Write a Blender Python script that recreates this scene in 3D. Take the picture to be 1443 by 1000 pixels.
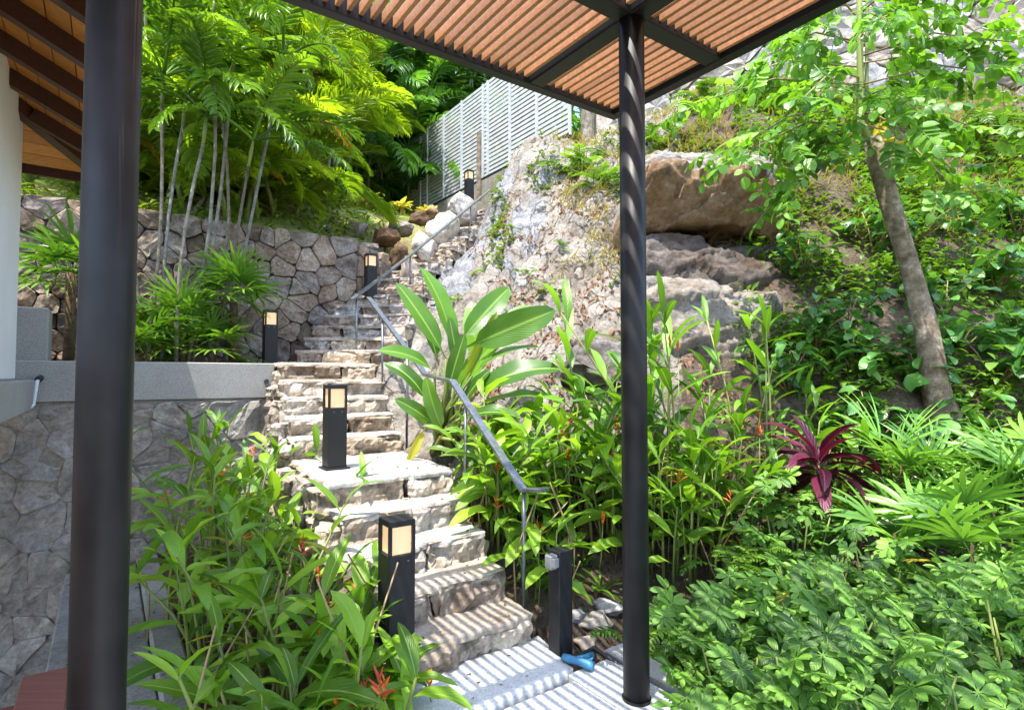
import bpy, bmesh, math, random
import numpy as np
from mathutils import Vector, Matrix, noise
R = math.radians
rng = random.Random(7)
scene = bpy.context.scene
COL = scene.collection
for o in list(bpy.data.objects): bpy.data.objects.remove(o)

# ------------------------------------------------------------------ camera, sky, sun
EYE = 1.5; FPX = 809.0; CX, CY = 721.5, 500.0
PITCH = math.atan(30/FPX)
cd = bpy.data.cameras.new('camera'); cam = bpy.data.objects.new('camera', cd); COL.objects.link(cam)
cd.sensor_width = 36; cd.lens = FPX/1443*36; cd.clip_start = .05; cd.clip_end = 2000
cam.location = (0, 0, EYE); cam.rotation_euler = (R(90)+PITCH, 0, 0)
scene.camera = cam
SUN = Vector((-.17, -.28, 1)).normalized()
w = bpy.data.worlds.new('World'); scene.world = w; w.use_nodes = True
nt = w.node_tree; bg = nt.nodes['Background']
sky = nt.nodes.new('ShaderNodeTexSky'); sky.sky_type = 'NISHITA'; sky.sun_disc = False
sky.sun_elevation = math.asin(SUN.z); sky.sun_rotation = math.atan2(SUN.x, SUN.y)
sky.air_density = 1.0; sky.dust_density = 1.5; sky.ozone_density = 1.0
nt.links.new(sky.outputs[0], bg.inputs[0]); bg.inputs[1].default_value = .15
sd = bpy.data.lights.new('sun', 'SUN'); sd.energy = 2.3; sd.angle = R(.5); sd.color = (1, .95, .86)
so = bpy.data.objects.new('sun', sd); COL.objects.link(so)
so.rotation_euler = SUN.to_track_quat('Z', 'Y').to_euler(); so.location = (0, 0, 20)
scene.view_settings.view_transform = 'Standard'; scene.view_settings.look = 'None'
scene.view_settings.gamma = 1; scene.view_settings.exposure = 2.2
scene.view_settings.use_curve_mapping = False
scene.render.resolution_x = 1024; scene.render.resolution_y = 709

# ------------------------------------------------------------------ frames: world = camera heading; (a,b) = garden grid through the pergola post
AX = Vector((.817, .577, 0)); BX = Vector((-.577, .817, 0)); P0 = Vector((.58, 2.73, 0))
def W(a, b, z=0): return P0 + AX*a + BX*b + Vector((0, 0, z))
def pix(px, py, d):
    "photo pixel -> point at distance d in front of the camera"
    v = Vector(((px-CX)/FPX, 1, -(py-CY)/FPX)); c, s = math.cos(PITCH), math.sin(PITCH)
    v = Vector((v.x, c*v.y - s*v.z, s*v.y + c*v.z)); return Vector((0, 0, EYE)) + v*(d/v.y)
def xat(px, d): return (px-CX)/FPX*d
def nz(p, s=1.0, o=4): return noise.fractal(Vector(p)*s, 1.0, 2.0, o)

# ------------------------------------------------------------------ materials
MATS = {}
def nodes(name):
    m = bpy.data.materials.new(name); m.use_nodes = True; t = m.node_tree
    return m, t, t.nodes['Principled BSDF'], t.nodes['Material Output']
def ramp(t, stops, src, interp='LINEAR'):
    r = t.nodes.new('ShaderNodeValToRGB'); r.color_ramp.interpolation = interp
    e = r.color_ramp.elements
    while len(e) < len(stops): e.new(.5)
    for i, (p, c) in enumerate(stops):
        e[i].position = p; e[i].color = (*c, 1) if len(c) == 3 else c
    t.links.new(src, r.inputs[0]); return r.outputs[0]
def tex(t, kind, scale, vec, **kw):
    n = t.nodes.new(kind); n.inputs['Scale'].default_value = scale
    for k, v in kw.items():
        if k in n.inputs: n.inputs[k].default_value = v
        else: setattr(n, k, v)
    t.links.new(vec, n.inputs['Vector']); return n
def mixc(t, f, a, b, mode='MIX'):
    n = t.nodes.new('ShaderNodeMix'); n.data_type = 'RGBA'; n.blend_type = mode
    for i, v in ((0, f), (6, a), (7, b)):
        if hasattr(v, 'is_linked') or isinstance(v, bpy.types.NodeSocket): t.links.new(v, n.inputs[i])
        else: n.inputs[i].default_value = v if i == 0 else (*v, 1)
    return n.outputs[2]
def geo(t): return t.nodes.new('ShaderNodeNewGeometry').outputs['Position']
def bump(t, bs, h, st, dist=.02):
    b = t.nodes.new('ShaderNodeBump'); b.inputs['Strength'].default_value = st; b.inputs['Distance'].default_value = dist
    t.links.new(h, b.inputs['Height']); t.links.new(b.outputs[0], bs.inputs['Normal']); return b
def rocky(name, cols, scale=3, rough=.9, bst=.6, fine=40, vary=True, patch=None, bdist=.02):
    m, t, bs, out = nodes(name); p = geo(t)
    n1 = tex(t, 'ShaderNodeTexNoise', scale, p, Detail=8, Roughness=.65)
    k = len(cols); c = ramp(t, [(.3+.4*i/(k-1), cols[i]) for i in range(k)], n1.outputs[0])
    n2 = tex(t, 'ShaderNodeTexNoise', fine, p, Detail=6, Roughness=.7)
    g = ramp(t, [(.3, (.45, .45, .45)), (.65, (1.15, 1.15, 1.15))], n2.outputs[0])
    c = mixc(t, .8, c, g, 'MULTIPLY')
    if patch:
        n3 = tex(t, 'ShaderNodeTexNoise', patch[1], p, Detail=6, Roughness=.6)
        f = ramp(t, [(patch[2], (0, 0, 0)), (patch[2]+.12, (1, 1, 1))], n3.outputs[0]); c = mixc(t, f, c, patch[0])
    if vary:
        oi = t.nodes.new('ShaderNodeObjectInfo')
        f = ramp(t, [(0, (.58, .50, .44)), (.35, (1.08, .97, .85)), (.7, (.84, .86, .92)), (1, (1.28, 1.18, 1.04))], oi.outputs['Random'])
        c = mixc(t, float(vary), c, f, 'MULTIPLY')
    t.links.new(c, bs.inputs['Base Color']); bs.inputs['Roughness'].default_value = rough
    bs.inputs['Specular IOR Level'].default_value = .25
    n4 = tex(t, 'ShaderNodeTexNoise', fine*.35, p, Detail=12, Roughness=.74); hgt = n4.outputs[0]
    if bdist >= .04:
        n5 = tex(t, 'ShaderNodeTexNoise', 2.6, p, Detail=9, Roughness=.6, noise_type='RIDGED_MULTIFRACTAL'); mu = t.nodes.new('ShaderNodeMath'); mu.operation = 'MULTIPLY_ADD'; mu.inputs[1].default_value = -.5
        t.links.new(n5.outputs[0], mu.inputs[0]); t.links.new(hgt, mu.inputs[2]); hgt = mu.outputs[0]
    bump(t, bs, hgt, bst, bdist); MATS[name] = m; return m
def plain(name, col, rough=.5, metal=0, var=.25, scale=12, spec=.5, bst=0):
    m, t, bs, out = nodes(name); p = geo(t)
    n = tex(t, 'ShaderNodeTexNoise', scale, p, Detail=6)
    c = ramp(t, [(.3, tuple(x*(1-var) for x in col)), (.7, tuple(min(1, x*(1+var*.6)) for x in col))], n.outputs[0])
    t.links.new(c, bs.inputs['Base Color']); bs.inputs['Roughness'].default_value = rough
    bs.inputs['Metallic'].default_value = metal; bs.inputs['Specular IOR Level'].default_value = spec
    if bst: bump(t, bs, n.outputs[0], bst, .01)
    MATS[name] = m; return m
def woody(name, c1, c2, rough=.5, stretch=AX, vary=.3):
    m, t, bs, out = nodes(name); p = geo(t)
    mp = t.nodes.new('ShaderNodeMapping'); mp.inputs['Rotation'].default_value = (0, 0, -math.atan2(stretch.y, stretch.x)); mp.inputs['Scale'].default_value = (2, 60, 60)
    mp.vector_type = 'POINT'; t.links.new(p, mp.inputs[0])
    n = tex(t, 'ShaderNodeTexNoise', 1, mp.outputs[0], Detail=6, Roughness=.6)
    c = ramp(t, [(.3, c1), (.7, c2)], n.outputs[0])
    oi = t.nodes.new('ShaderNodeObjectInfo'); f = ramp(t, [(0, (1-vary,)*3), (1, (1+vary*.6,)*3)], oi.outputs['Random'])
    c = mixc(t, 1.0, c, f, 'MULTIPLY'); t.links.new(c, bs.inputs['Base Color']); bs.inputs['Roughness'].default_value = rough
    bump(t, bs, n.outputs[0], .15, .004); MATS[name] = m; return m
def leafy(name, c1, c2, rib=None, trans=.35, rough=.38, veins=18, spec=.5, rnd=(.7, 1.35), tc=None):
    m, t, bs, out = nodes(name)
    oi = t.nodes.new('ShaderNodeObjectInfo'); uv = t.nodes.new('ShaderNodeUVMap')
    sx = t.nodes.new('ShaderNodeSeparateXYZ'); t.links.new(uv.outputs[0], sx.inputs[0])
    n = tex(t, 'ShaderNodeTexNoise', 3.0, geo(t), Detail=4)
    ad = t.nodes.new('ShaderNodeMath'); ad.operation = 'MULTIPLY_ADD'; ad.inputs[1].default_value = .6; ad.inputs[2].default_value = 0
    t.links.new(n.outputs[0], ad.inputs[0]); a2 = t.nodes.new('ShaderNodeMath'); a2.operation = 'MULTIPLY_ADD'; a2.inputs[1].default_value = .45
    t.links.new(oi.outputs['Random'], a2.inputs[0]); t.links.new(ad.outputs[0], a2.inputs[2])
    c = ramp(t, [(.15, c1), (.75, c2)], a2.outputs[0])
    v = ramp(t, [(0, (rnd[0],)*3), (1, (rnd[1],)*3)], oi.outputs['Random']); c = mixc(t, 1.0, c, v, 'MULTIPLY')
    nf = tex(t, 'ShaderNodeTexNoise', 14, geo(t), Detail=5, Roughness=.7); ff = ramp(t, [(.66, (0, 0, 0)), (.76, (.75, .75, .75))], nf.outputs[0]); c = mixc(t, ff, c, (.22, .15, .04))
    if rib:   # pale midrib along the leaf's own length
        ab = t.nodes.new('ShaderNodeMath'); ab.operation = 'ABSOLUTE'; t.links.new(sx.outputs[0], ab.inputs[0])
        f = ramp(t, [(.03, (1, 1, 1)), (.12, (0, 0, 0))], ab.outputs[0]); c = mixc(t, f, c, rib)
        # slanting side veins
        mm = t.nodes.new('ShaderNodeMath'); mm.operation = 'MULTIPLY_ADD'; mm.inputs[1].default_value = -.25
        t.links.new(ab.outputs[0], mm.inputs[0]); t.links.new(sx.outputs[1], mm.inputs[2])
        s = t.nodes.new('ShaderNodeMath'); s.operation = 'MULTIPLY'; s.inputs[1].default_value = veins*6.28; t.links.new(mm.outputs[0], s.inputs[0])
        s2 = t.nodes.new('ShaderNodeMath'); s2.operation = 'SINE'; t.links.new(s.outputs[0], s2.inputs[0])
        bump(t, bs, s2.outputs[0], .22, .004)
    t.links.new(c, bs.inputs['Base Color']); bs.inputs['Roughness'].default_value = rough; bs.inputs['Specular IOR Level'].default_value = spec
    tr = t.nodes.new('ShaderNodeBsdfTranslucent')
    tcx = mixc(t, 1.0, c, tc or (1.5, 1.45, .55), 'MULTIPLY'); t.links.new(tcx, tr.inputs[0])
    mx = t.nodes.new('ShaderNodeMixShader'); mx.inputs[0].default_value = trans
    t.links.new(bs.outputs[0], mx.inputs[1]); t.links.new(tr.outputs[0], mx.inputs[2]); t.links.new(mx.outputs[0], out.inputs[0])
    MATS[name] = m; return m
rocky('rubble', [(.20, .165, .13), (.43, .385, .33), (.58, .545, .49)], 5, fine=38, bst=.9, patch=((.12, .10, .08), 7, .58))
rocky('wallstone', [(.13, .095, .07), (.30, .24, .19), (.44, .385, .33)], 4, fine=32, bst=.8, patch=((.09, .08, .075), 3.2, .58))
rocky('facestone', [(.20, .185, .165), (.37, .35, .32), (.50, .48, .45)], 2.6, fine=26, bst=.9, bdist=.035, vary=.45, patch=((.17, .15, .12), 2.0, .6))
rocky('palestone', [(.22, .21, .20), (.42, .41, .39), (.56, .54, .51)], 3, fine=26, bst=.8, patch=((.12, .115, .11), 4, .6))
rocky('mortar', [(.08, .072, .065), (.17, .155, .14)], 5, vary=False)
rocky('mortar_grey', [(.20, .185, .165), (.36, .335, .30)], 4, vary=False, bst=.7)
rocky('joint_dark', [(.05, .043, .036), (.12, .10, .085)], 6, vary=False)
rocky('concrete', [(.32, .31, .29), (.42, .415, .395)], 1.5, fine=110, bst=.3, bdist=.006, vary=False, patch=((.30, .28, .25), 1.6, .58))
rocky('oldconcrete', [(.20, .19, .175), (.33, .32, .30), (.42, .41, .39)], 2.2, fine=60, bst=.4, bdist=.01, vary=False, patch=((.15, .125, .10), 3.0, .56))
rocky('slab', [(.42, .42, .41), (.56, .56, .545), (.64, .635, .62)], 2.5, fine=70, bst=.3, bdist=.008, vary=False, patch=((.30, .295, .28), 3.5, .6))
rocky('tread', [(.40, .36, .31), (.58, .55, .50), (.66, .64, .60)], 5, fine=45, bst=.8, bdist=.02, patch=((.33, .28, .22), 6, .57))
rocky('tread_dark', [(.20, .18, .16), (.34, .31, .28), (.46, .43, .39)], 5, fine=40, bst=.6, bdist=.015, patch=((.14, .11, .08), 5, .56))  # darker version of the tread colours, for the upper flights
rocky('rock', [(.16, .115, .08), (.32, .27, .22), (.46, .43, .40)], 2.2, fine=24, bst=1.0, bdist=.06, vary=False, patch=((.16, .155, .155), 2.2, .56))
rocky('rockgrey', [(.09, .085, .085), (.21, .20, .20), (.34, .33, .33)], 3.2, fine=26, bst=1.0, bdist=.06, patch=((.12, .085, .06), 3, .54))
rocky('rockbrown', [(.11, .065, .035), (.26, .165, .09), (.38, .29, .20)], 2.0, fine=18, bst=1.0, bdist=.07, patch=((.10, .075, .06), 2.4, .6))
rocky('rockwhite', [(.34, .32, .29), (.56, .54, .51), (.66, .645, .62)], 2.2, fine=20, bst=.7, bdist=.03, patch=((.20, .16, .12), 3.5, .55))
rocky('soil', [(.045, .03, .018), (.12, .08, .05), (.2, .14, .09)], 4, fine=30, bst=1.0, bdist=.03, vary=False)
rocky('bark', [(.11, .085, .06), (.26, .225, .175), (.46, .43, .38)], 9, fine=30, bst=1.0, bdist=.03, patch=((.14, .15, .07), 6, .6))
rocky('palmbark', [(.13, .12, .09), (.27, .25, .2), (.40, .38, .33)], 9, fine=45, bst=.6)
rocky('fibre', [(.05, .035, .02), (.13, .09, .05), (.2, .15, .09)], 14, fine=70, bst=1.0)
plain('black_metal', (.015, .015, .017), .45, 0, .15, 30, .3)
plain('post_paint', (.017, .0165, .0175), .46, 0, .45, 7, .28, .05)
plain('steel', (.20, .215, .23), .38, .75, .35, 30)
plain('fence_paint', (.50, .52, .54), .55, 0, .2, 6)
plain('render_white', (.74, .75, .76), .8, 0, .05, 2)
plain('pipe_white', (.7, .71, .72), .4, 0, .05)
plain('grey_plastic', (.22, .22, .22), .5, 0, .1)
plain('blue_plastic', (.06, .24, .42), .4, 0, .25)
plain('dark_plastic', (.02, .022, .026), .5)
plain('orange_bract', (.75, .17, .02), .5, 0, .4, 30)
plain('red_bract', (.5, .05, .02), .5, 0, .3, 30)
woody('slatwood', (.34, .145, .06), (.52, .255, .115), .6, BX, .22)
woody('soffit', (.48, .17, .03), (.66, .27, .055), .45, BX, .2)
woody('rafter', (.045, .016, .009), (.085, .03, .016), .5, AX, .15)
woody('redboard', (.16, .055, .04), (.24, .085, .06), .6, AX, .1)
m, t, bs, out = nodes('lamp_glass'); bs.inputs['Base Color'].default_value = (.62, .45, .28, 1); bs.inputs['Roughness'].default_value = .3
bs.inputs['Emission Color'].default_value = (1, .62, .30, 1); bs.inputs['Emission Strength'].default_value = .14; MATS['lamp_glass'] = m
RIB = (.30, .40, .12)
leafy('heli', (.085, .225, .012), (.24, .41, .03), (.30, .44, .08), .38, .38, 14, .5, (.6, 1.4))
leafy('heli_yellow', (.22, .30, .03), (.36, .34, .04), RIB, .4)
leafy('banana', (.045, .145, .012), (.125, .275, .022), (.26, .40, .08), .34, .3, 22, .6)
leafy('ginger', (0.06, 0.17, 0.014), (0.15, 0.31, 0.026), (.18, .32, .06), .36, .38, 10)
leafy('schef', (.045, .15, .02), (.19, .36, .05), (.13, .27, .05), .3, .42, 6, .4, (.5, 1.45))
leafy('rhapis', (0.07, 0.2, 0.03), (0.18, 0.36, 0.055), None, .3, .36)
leafy('fan', (0.055, 0.16, 0.016), (0.15, 0.3, 0.03), None, .32, .4)
leafy('areca', (.12, .27, .012), (.34, .46, .028), None, .5, .42)
leafy('areca_dry', (.28, .25, .02), (.46, .27, .025), None, .45, .5)
leafy('macarthur', (.06, .17, .012), (.20, .34, .025), None, .42, .38)
leafy('darkpalm', (0.04, 0.14, 0.02), (0.11, 0.26, 0.035), None, .42, .42)
leafy('treeleaf', (0.06, 0.2, 0.018), (0.18, 0.37, 0.03), (.2, .34, .07), .42, .36, 7)
leafy('treeleaf_yellow', (.5, .38, .03), (.6, .45, .06), None, .4)
leafy('broad', (0.035, 0.14, 0.03), (0.11, 0.27, 0.045), (.12, .24, .06), .28, .3, 8, .6)
leafy('cover', (0.05, 0.15, 0.014), (0.17, 0.31, 0.03), None, .35, .45)
leafy('moss', (.07, .16, .012), (.24, .32, .03), None, .35, .5)
leafy('cordy', (.03, .006, .015), (.095, .014, .036), (.17, .03, .06), .3, .4, 8, .4, (.6, 1.5), (1.5, .5, .7))
leafy('croton', (.45, .42, .06), (.62, .56, .16), None, .35, .5)
leafy('drygrass', (.24, .19, .07), (.36, .34, .10), None, .3, .7)
leafy('litter', (.13, .06, .03), (.32, .18, .09), None, .2, .8, tc=(1.1, .9, .6))
leafy('stalk', (.10, .16, .03), (.22, .25, .06), None, .1, .5)
leafy('drystalk', (.20, .13, .06), (.33, .24, .12), None, .1, .7)

# ------------------------------------------------------------------ mesh helpers
def mesh(name, v, f, mat, smooth=False, uv=None):
    me = bpy.data.meshes.new(name); me.from_pydata([tuple(p) for p in v], [], f)
    me.materials.append(MATS[mat] if isinstance(mat, str) else mat)
    if smooth: me.polygons.foreach_set('use_smooth', [True]*len(me.polygons))
    if uv is not None:
        l = me.uv_layers.new(name='UVMap'); idx = np.empty(len(me.loops), dtype=np.int32); me.loops.foreach_get('vertex_index', idx)
        l.data.foreach_set('uv', np.asarray(uv, dtype=np.float32)[idx].ravel())
    me.update(); return me
def link(name, me, parent=None, mtx=None):
    o = bpy.data.objects.new(name, me); COL.objects.link(o)
    if parent is not None: o.parent = parent
    if mtx is not None: o.matrix_basis = mtx
    return o
def origin(o):
    p = Vector((0, 0, 0))
    while o is not None: p = p + o.location; o = o.parent
    return p
def part(name, vf, mat, parent, smooth=False):
    "mesh given in world coordinates, hung under its (unrotated) parent"
    b = origin(parent); return link(name, mesh(name, [Vector(p)-b for p in vf[0]], vf[1], mat, smooth), parent)
def tag(o, label, cat=None, group=None, kind=None):
    if label: o['label'] = label
    if cat: o['category'] = cat
    if group: o['group'] = group
    if kind: o['kind'] = kind
    return o
def thing(name, loc, label, cat, group=None):
    o = bpy.data.objects.new(name, None); COL.objects.link(o); o.location = loc; o.empty_display_size = .1
    return tag(o, label, cat, group)
def solid(name, vf, mat, loc, label, cat, group=None, kind=None, smooth=False):
    loc = Vector(loc); o = link(name, mesh(name, [Vector(p)-loc for p in vf[0]], vf[1], mat, smooth)); o.location = loc
    return tag(o, label, cat, group, kind)
def join(*vfs):
    V, F = [], []
    for v, f in vfs:
        k = len(V); V += list(v); F += [tuple(i+k for i in q) for q in f]
    return V, F
def hexa(c):   # 8 corners: bottom 4 then top 4 (same winding, counter-clockwise seen from above)
    return list(c), [(3, 2, 1, 0), (4, 5, 6, 7), (0, 1, 5, 4), (1, 2, 6, 5), (2, 3, 7, 6), (3, 0, 4, 7)]
def boxab(a0, a1, b0, b1, z0, z1):
    return hexa([W(a0, b0, z0), W(a1, b0, z0), W(a1, b1, z0), W(a0, b1, z0), W(a0, b0, z1), W(a1, b0, z1), W(a1, b1, z1), W(a0, b1, z1)])
def bevelled(vf, r=.006, seg=1):
    bm = bmesh.new(); vs = [bm.verts.new(p) for p in vf[0]]
    for f in vf[1]: bm.faces.new([vs[i] for i in f])
    bmesh.ops.bevel(bm, geom=list(bm.edges), offset=r, segments=seg, affect='EDGES', profile=.5)
    out = ([v.co.copy() for v in bm.verts], []); bm.verts.index_update()
    out = ([v.co.copy() for v in bm.verts], [tuple(v.index for v in f.verts) for f in bm.faces]); bm.free(); return out
def bar(p, q, wd, ht, up=Vector((0, 0, 1))):
    p, q = Vector(p), Vector(q); d = (q-p).normalized(); s = d.cross(up).normalized(); u = s.cross(d).normalized()
    s = s*wd/2; u = u*ht/2
    return hexa([p-s-u, p+s-u, q+s-u, q-s-u, p-s+u, p+s+u, q+s+u, q-s+u])
def tube(pts, rad, n=8, cap=True):
    pts = [Vector(p) for p in pts]; rad = rad if isinstance(rad, (list, tuple)) else [rad]*len(pts)
    V, F = [], []
    ref = Vector((.31, .2, .93)).normalized()
    for i, p in enumerate(pts):
        d = (pts[min(i+1, len(pts)-1)]-pts[max(i-1, 0)]).normalized()
        if abs(d.dot(ref)) > .98: ref = Vector((1, .1, 0)).normalized()
        s = d.cross(ref).normalized(); u = s.cross(d)
        V += [p + (s*math.cos(k*2*math.pi/n)+u*math.sin(k*2*math.pi/n))*rad[i] for k in range(n)]
    for i in range(len(pts)-1):
        F += [(i*n+k, i*n+(k+1) % n, (i+1)*n+(k+1) % n, (i+1)*n+k) for k in range(n)]
    if cap: F += [tuple(range(n-1, -1, -1)), tuple(range((len(pts)-1)*n, len(pts)*n))]
    return V, F
def roughblock(c, res=.05, amp=.03, seed=0, keep_top=True, scale=7):
    "a rough hewn block: subdivided hexahedron, faces pushed by noise; the top stays nearly flat"
    c = [Vector(p) for p in c]; V, F = [], {}
    V = []; F = []; key = {}
    cen = sum(c, Vector())/8
    def tri(u, v, w_):
        lo = (c[0]*(1-u)+c[1]*u)*(1-v)+(c[3]*(1-u)+c[2]*u)*v; hi = (c[4]*(1-u)+c[5]*u)*(1-v)+(c[7]*(1-u)+c[6]*u)*v
        return lo*(1-w_)+hi*w_
    L = [(c[1]-c[0]).length, (c[3]-c[0]).length, (c[4]-c[0]).length]
    n = [max(2, min(26, int(round(l/res)))) for l in L]
    def vid(i, j, k):
        if (i, j, k) in key: return key[i, j, k]
        p = tri(i/n[0], j/n[1], k/n[2]); dirv = Vector((0, 0, 0))
        ex = (c[1]-c[0]).normalized(); ey = (c[3]-c[0]).normalized()
        if i == 0: dirv -= ex
        if i == n[0]: dirv += ex
        if j == 0: dirv -= ey
        if j == n[1]: dirv += ey
        q = p*scale+Vector((seed*3.1, seed*1.7, seed))
        h = noise.fractal(q, .9, 2.1, 4)*1.0 + (noise.cell(q*.6)-.5)*.5
        if dirv.length > 0: p = p + dirv.normalized()*h*amp*(.55 if (k == n[2]) else 1)
        if k == n[2]: p.z += noise.fractal(q*.7, 1, 2, 2)*amp*(.22 if keep_top else .8)
        if dirv.length > 1.1 or (k == n[2] and dirv.length > 0): p = p + (cen-p).normalized()*amp*.5
        V.append(p); key[i, j, k] = len(V)-1; return len(V)-1
    for i in range(n[0]):
        for k in range(n[2]):
            F.append((vid(i, 0, k), vid(i+1, 0, k), vid(i+1, 0, k+1), vid(i, 0, k+1)))
            F.append((vid(i+1, n[1], k), vid(i, n[1], k), vid(i, n[1], k+1), vid(i+1, n[1], k+1)))
        for j in range(n[1]): F.append((vid(i, j, n[2]), vid(i+1, j, n[2]), vid(i+1, j+1, n[2]), vid(i, j+1, n[2])))
    for j in range(n[1]):
        for k in range(n[2]):
            F.append((vid(0, j+1, k), vid(0, j, k), vid(0, j, k+1), vid(0, j+1, k+1)))
            F.append((vid(n[0], j, k), vid(n[0], j+1, k), vid(n[0], j+1, k+1), vid(n[0], j, k+1)))
    return V, F
def boulder(center, rad, seed=0, sub=4, amp=.22, rotz=0, flat=0, scale=1.4):
    "broken granite: a sphere planed by random flat cuts, then roughened"
    bm = bmesh.new(); bmesh.ops.create_icosphere(bm, subdivisions=sub, radius=1); rr = random.Random(seed*13+5)
    cuts = []
    for k in range(15):
        d = Vector((rr.gauss(0, 1), rr.gauss(0, 1), rr.gauss(0, .8))).normalized(); cuts.append((d, rr.uniform(.48, .8)))
    rz = Matrix.Rotation(rotz, 3, 'Z'); sv = Vector((seed*5.3, seed*2.9, seed*7.7))
    for v in bm.verts:
        n = v.co.normalized(); p = n*1.05
        for d, h in cuts:
            e = p.dot(d)-h
            if e > 0: p = p-d*e*.93
        p = p*1.22 + n*(noise.fractal(n*scale+sv, 1, 2, 3)*amp*.55 + noise.fractal(n*5+sv, .7, 2.1, 5)*amp*.42 - (1-abs(noise.noise(n*2.6+sv)))**10*amp*.55)
        v.co = rz @ Vector((p.x*rad[0], p.y*rad[1], p.z*rad[2])) + Vector(center)
    bm.verts.index_update(); out = ([v.co.copy() for v in bm.verts], [tuple(v.index for v in f.verts) for f in bm.faces]); bm.free(); return out

# irregular stones laid in a wall: Voronoi cells in the wall plane, each cell its own stone
def clip(poly, mid, nrm):
    out = []
    for i in range(len(poly)):
        a, b = poly[i], poly[(i+1) % len(poly)]
        da = (a[0]-mid[0])*nrm[0]+(a[1]-mid[1])*nrm[1]; db = (b[0]-mid[0])*nrm[0]+(b[1]-mid[1])*nrm[1]
        if da <= 0: out.append(a)
        if (da < 0 < db) or (db < 0 < da):
            s = da/(da-db); out.append((a[0]+(b[0]-a[0])*s, a[1]+(b[1]-a[1])*s))
    return out
def cells(w_, h_, size, jit=.42, seed=1, asp=1.25):
    r = random.Random(seed); pts = []; nx = max(1, int(w_/(size*asp))); ny = max(1, int(h_/size))
    for j in range(ny):
        for i in range(nx):
            pts.append(((i+.5+(.5 if j % 2 else 0)*.9-.22+r.uniform(-jit, jit))*w_/nx, (j+.5+r.uniform(-jit, jit)*.8)*h_/ny))
    pts = [p for p in pts if r.random() > .22]
    res = []
    for i, p in enumerate(pts):
        poly = [(0, 0), (w_, 0), (w_, h_), (0, h_)]
        for j, q in enumerate(pts):
            if i == j or abs(p[0]-q[0]) > size*asp*4.2 or abs(p[1]-q[1]) > size*4.2: continue
            poly = clip(poly, ((p[0]+q[0])/2, (p[1]+q[1])/2), (q[0]-p[0], q[1]-p[1]))
            if len(poly) < 3: break
        if len(poly) >= 3: res.append(poly)
    return res
def stonewall(parent, O, U, N, w_, h_, size, mat, gap=.014, depth=.06, seed=1, keep=None, rough=.02, top=None, asp=1.25):
    r = random.Random(seed+50); O, U, N = Vector(O), Vector(U).normalized(), Vector(N).normalized(); Z = Vector((0, 0, 1)); k = 0
    for poly in cells(w_, h_, size, .42, seed, asp):
        cx = sum(p[0] for p in poly)/len(poly); cy = sum(p[1] for p in poly)/len(poly)
        if keep and not keep(cx, cy): continue
        # resample the outline and round its corners
        pts = []; m_ = len(poly)
        for i in range(m_):
            a, b, c = poly[i-1], poly[i], poly[(i+1) % m_]
            for tt in (.5, .14): pts.append((b[0]*(1-tt)+a[0]*tt, b[1]*(1-tt)+a[1]*tt))
            pts.append((b[0]*.86+c[0]*.14, b[1]*.86+c[1]*.14))
        pts = [(x_+noise.noise(Vector((x_*11, y_*11, seed)))*size*.09, y_+noise.noise(Vector((x_*11, y_*11, seed+7)))*size*.09) for x_, y_ in pts]
        d = depth*r.uniform(.55, 1.25); tx, ty = r.uniform(-.22, .22), r.uniform(-.22, .22); V = []; F = []; n = len(pts)
        for sc, dz in ((1, -.05), (1, d*.7), (.95, d*.95), (.6, d)):
            for p in pts:
                dx, dy = p[0]-cx, p[1]-cy; l = math.hypot(dx, dy)+1e-6; s2 = sc*max(.2, (l-gap)/l)
                x, y = cx+dx*s2, cy+dy*s2; q = O+U*x+Z*y
                e = dz + (noise.fractal(q*9+Vector((0, 0, k)), 1, 2, 3)*rough + (dx*tx+dy*ty)*sc*.6 if dz > 0 else 0)
                V.append(q+N*e)
        V.append(O+U*cx+Z*cy+N*(d+noise.noise(Vector((cx*7, cy*7, k)))*rough)); 
        for g in range(3):
            F += [(g*n+i, g*n+(i+1) % n, (g+1)*n+(i+1) % n, (g+1)*n+i) for i in range(n)]
        F += [(3*n+i, 3*n+(i+1) % n, 4*n) for i in range(n)]
        if U.cross(Z).dot(N) < 0: F = [tuple(reversed(f)) for f in F]
        part('stone', (V, F), mat, parent, False); k += 1
    return k

# ------------------------------------------------------------------ leaves (shared meshes: base at origin, growing along +Y, upper face +Z)
def leafgeo(L=1, Wd=.25, bend=.6, fold=.25, seg=8, k=.8, pet=0, wave=0, tipq=.75, twist=0, petw=.012, cross=(-1, -.5, 0, .5, 1)):
    V, F, UV = [], [], []; y = z = 0; nC = len(cross)
    for i in range(seg+1):
        t_ = i/seg; ph = -bend*t_ + .0
        if i: y += math.cos(ph)*L/seg; z += math.sin(ph)*L/seg
        s = max(0, (t_-pet)/(1-pet)); wd = Wd/2*max(0, math.sin(math.pi*min(1, s)**k))**tipq if t_ > pet else petw/2
        wd = max(wd, petw/2*(1-s) if s < .5 else .0008)
        for u in cross:
            x = u*wd*math.cos(fold); up = abs(u)*wd*math.sin(fold)+wave*abs(u)*math.sin(t_*17+u*2)*wd*2
            tw = twist*t_; xx = x*math.cos(tw)-up*math.sin(tw); uu = x*math.sin(tw)+up*math.cos(tw)
            V.append((xx, y-math.sin(ph)*uu, z+math.cos(ph)*uu)); UV.append((u, t_))
    for i in range(seg):
        for j in range(nC-1): F.append((i*nC+j, i*nC+j+1, (i+1)*nC+j+1, (i+1)*nC+j))
    return V, F, UV
def xf(g, M): return [M @ Vector(p) for p in g[0]], g[1], g[2]
def merge(gs):
    V, F, U = [], [], []
    for v, f, u in gs:
        k = len(V); V += list(v); F += [tuple(i+k for i in q) for q in f]; U += list(u)
    return V, F, U
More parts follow.
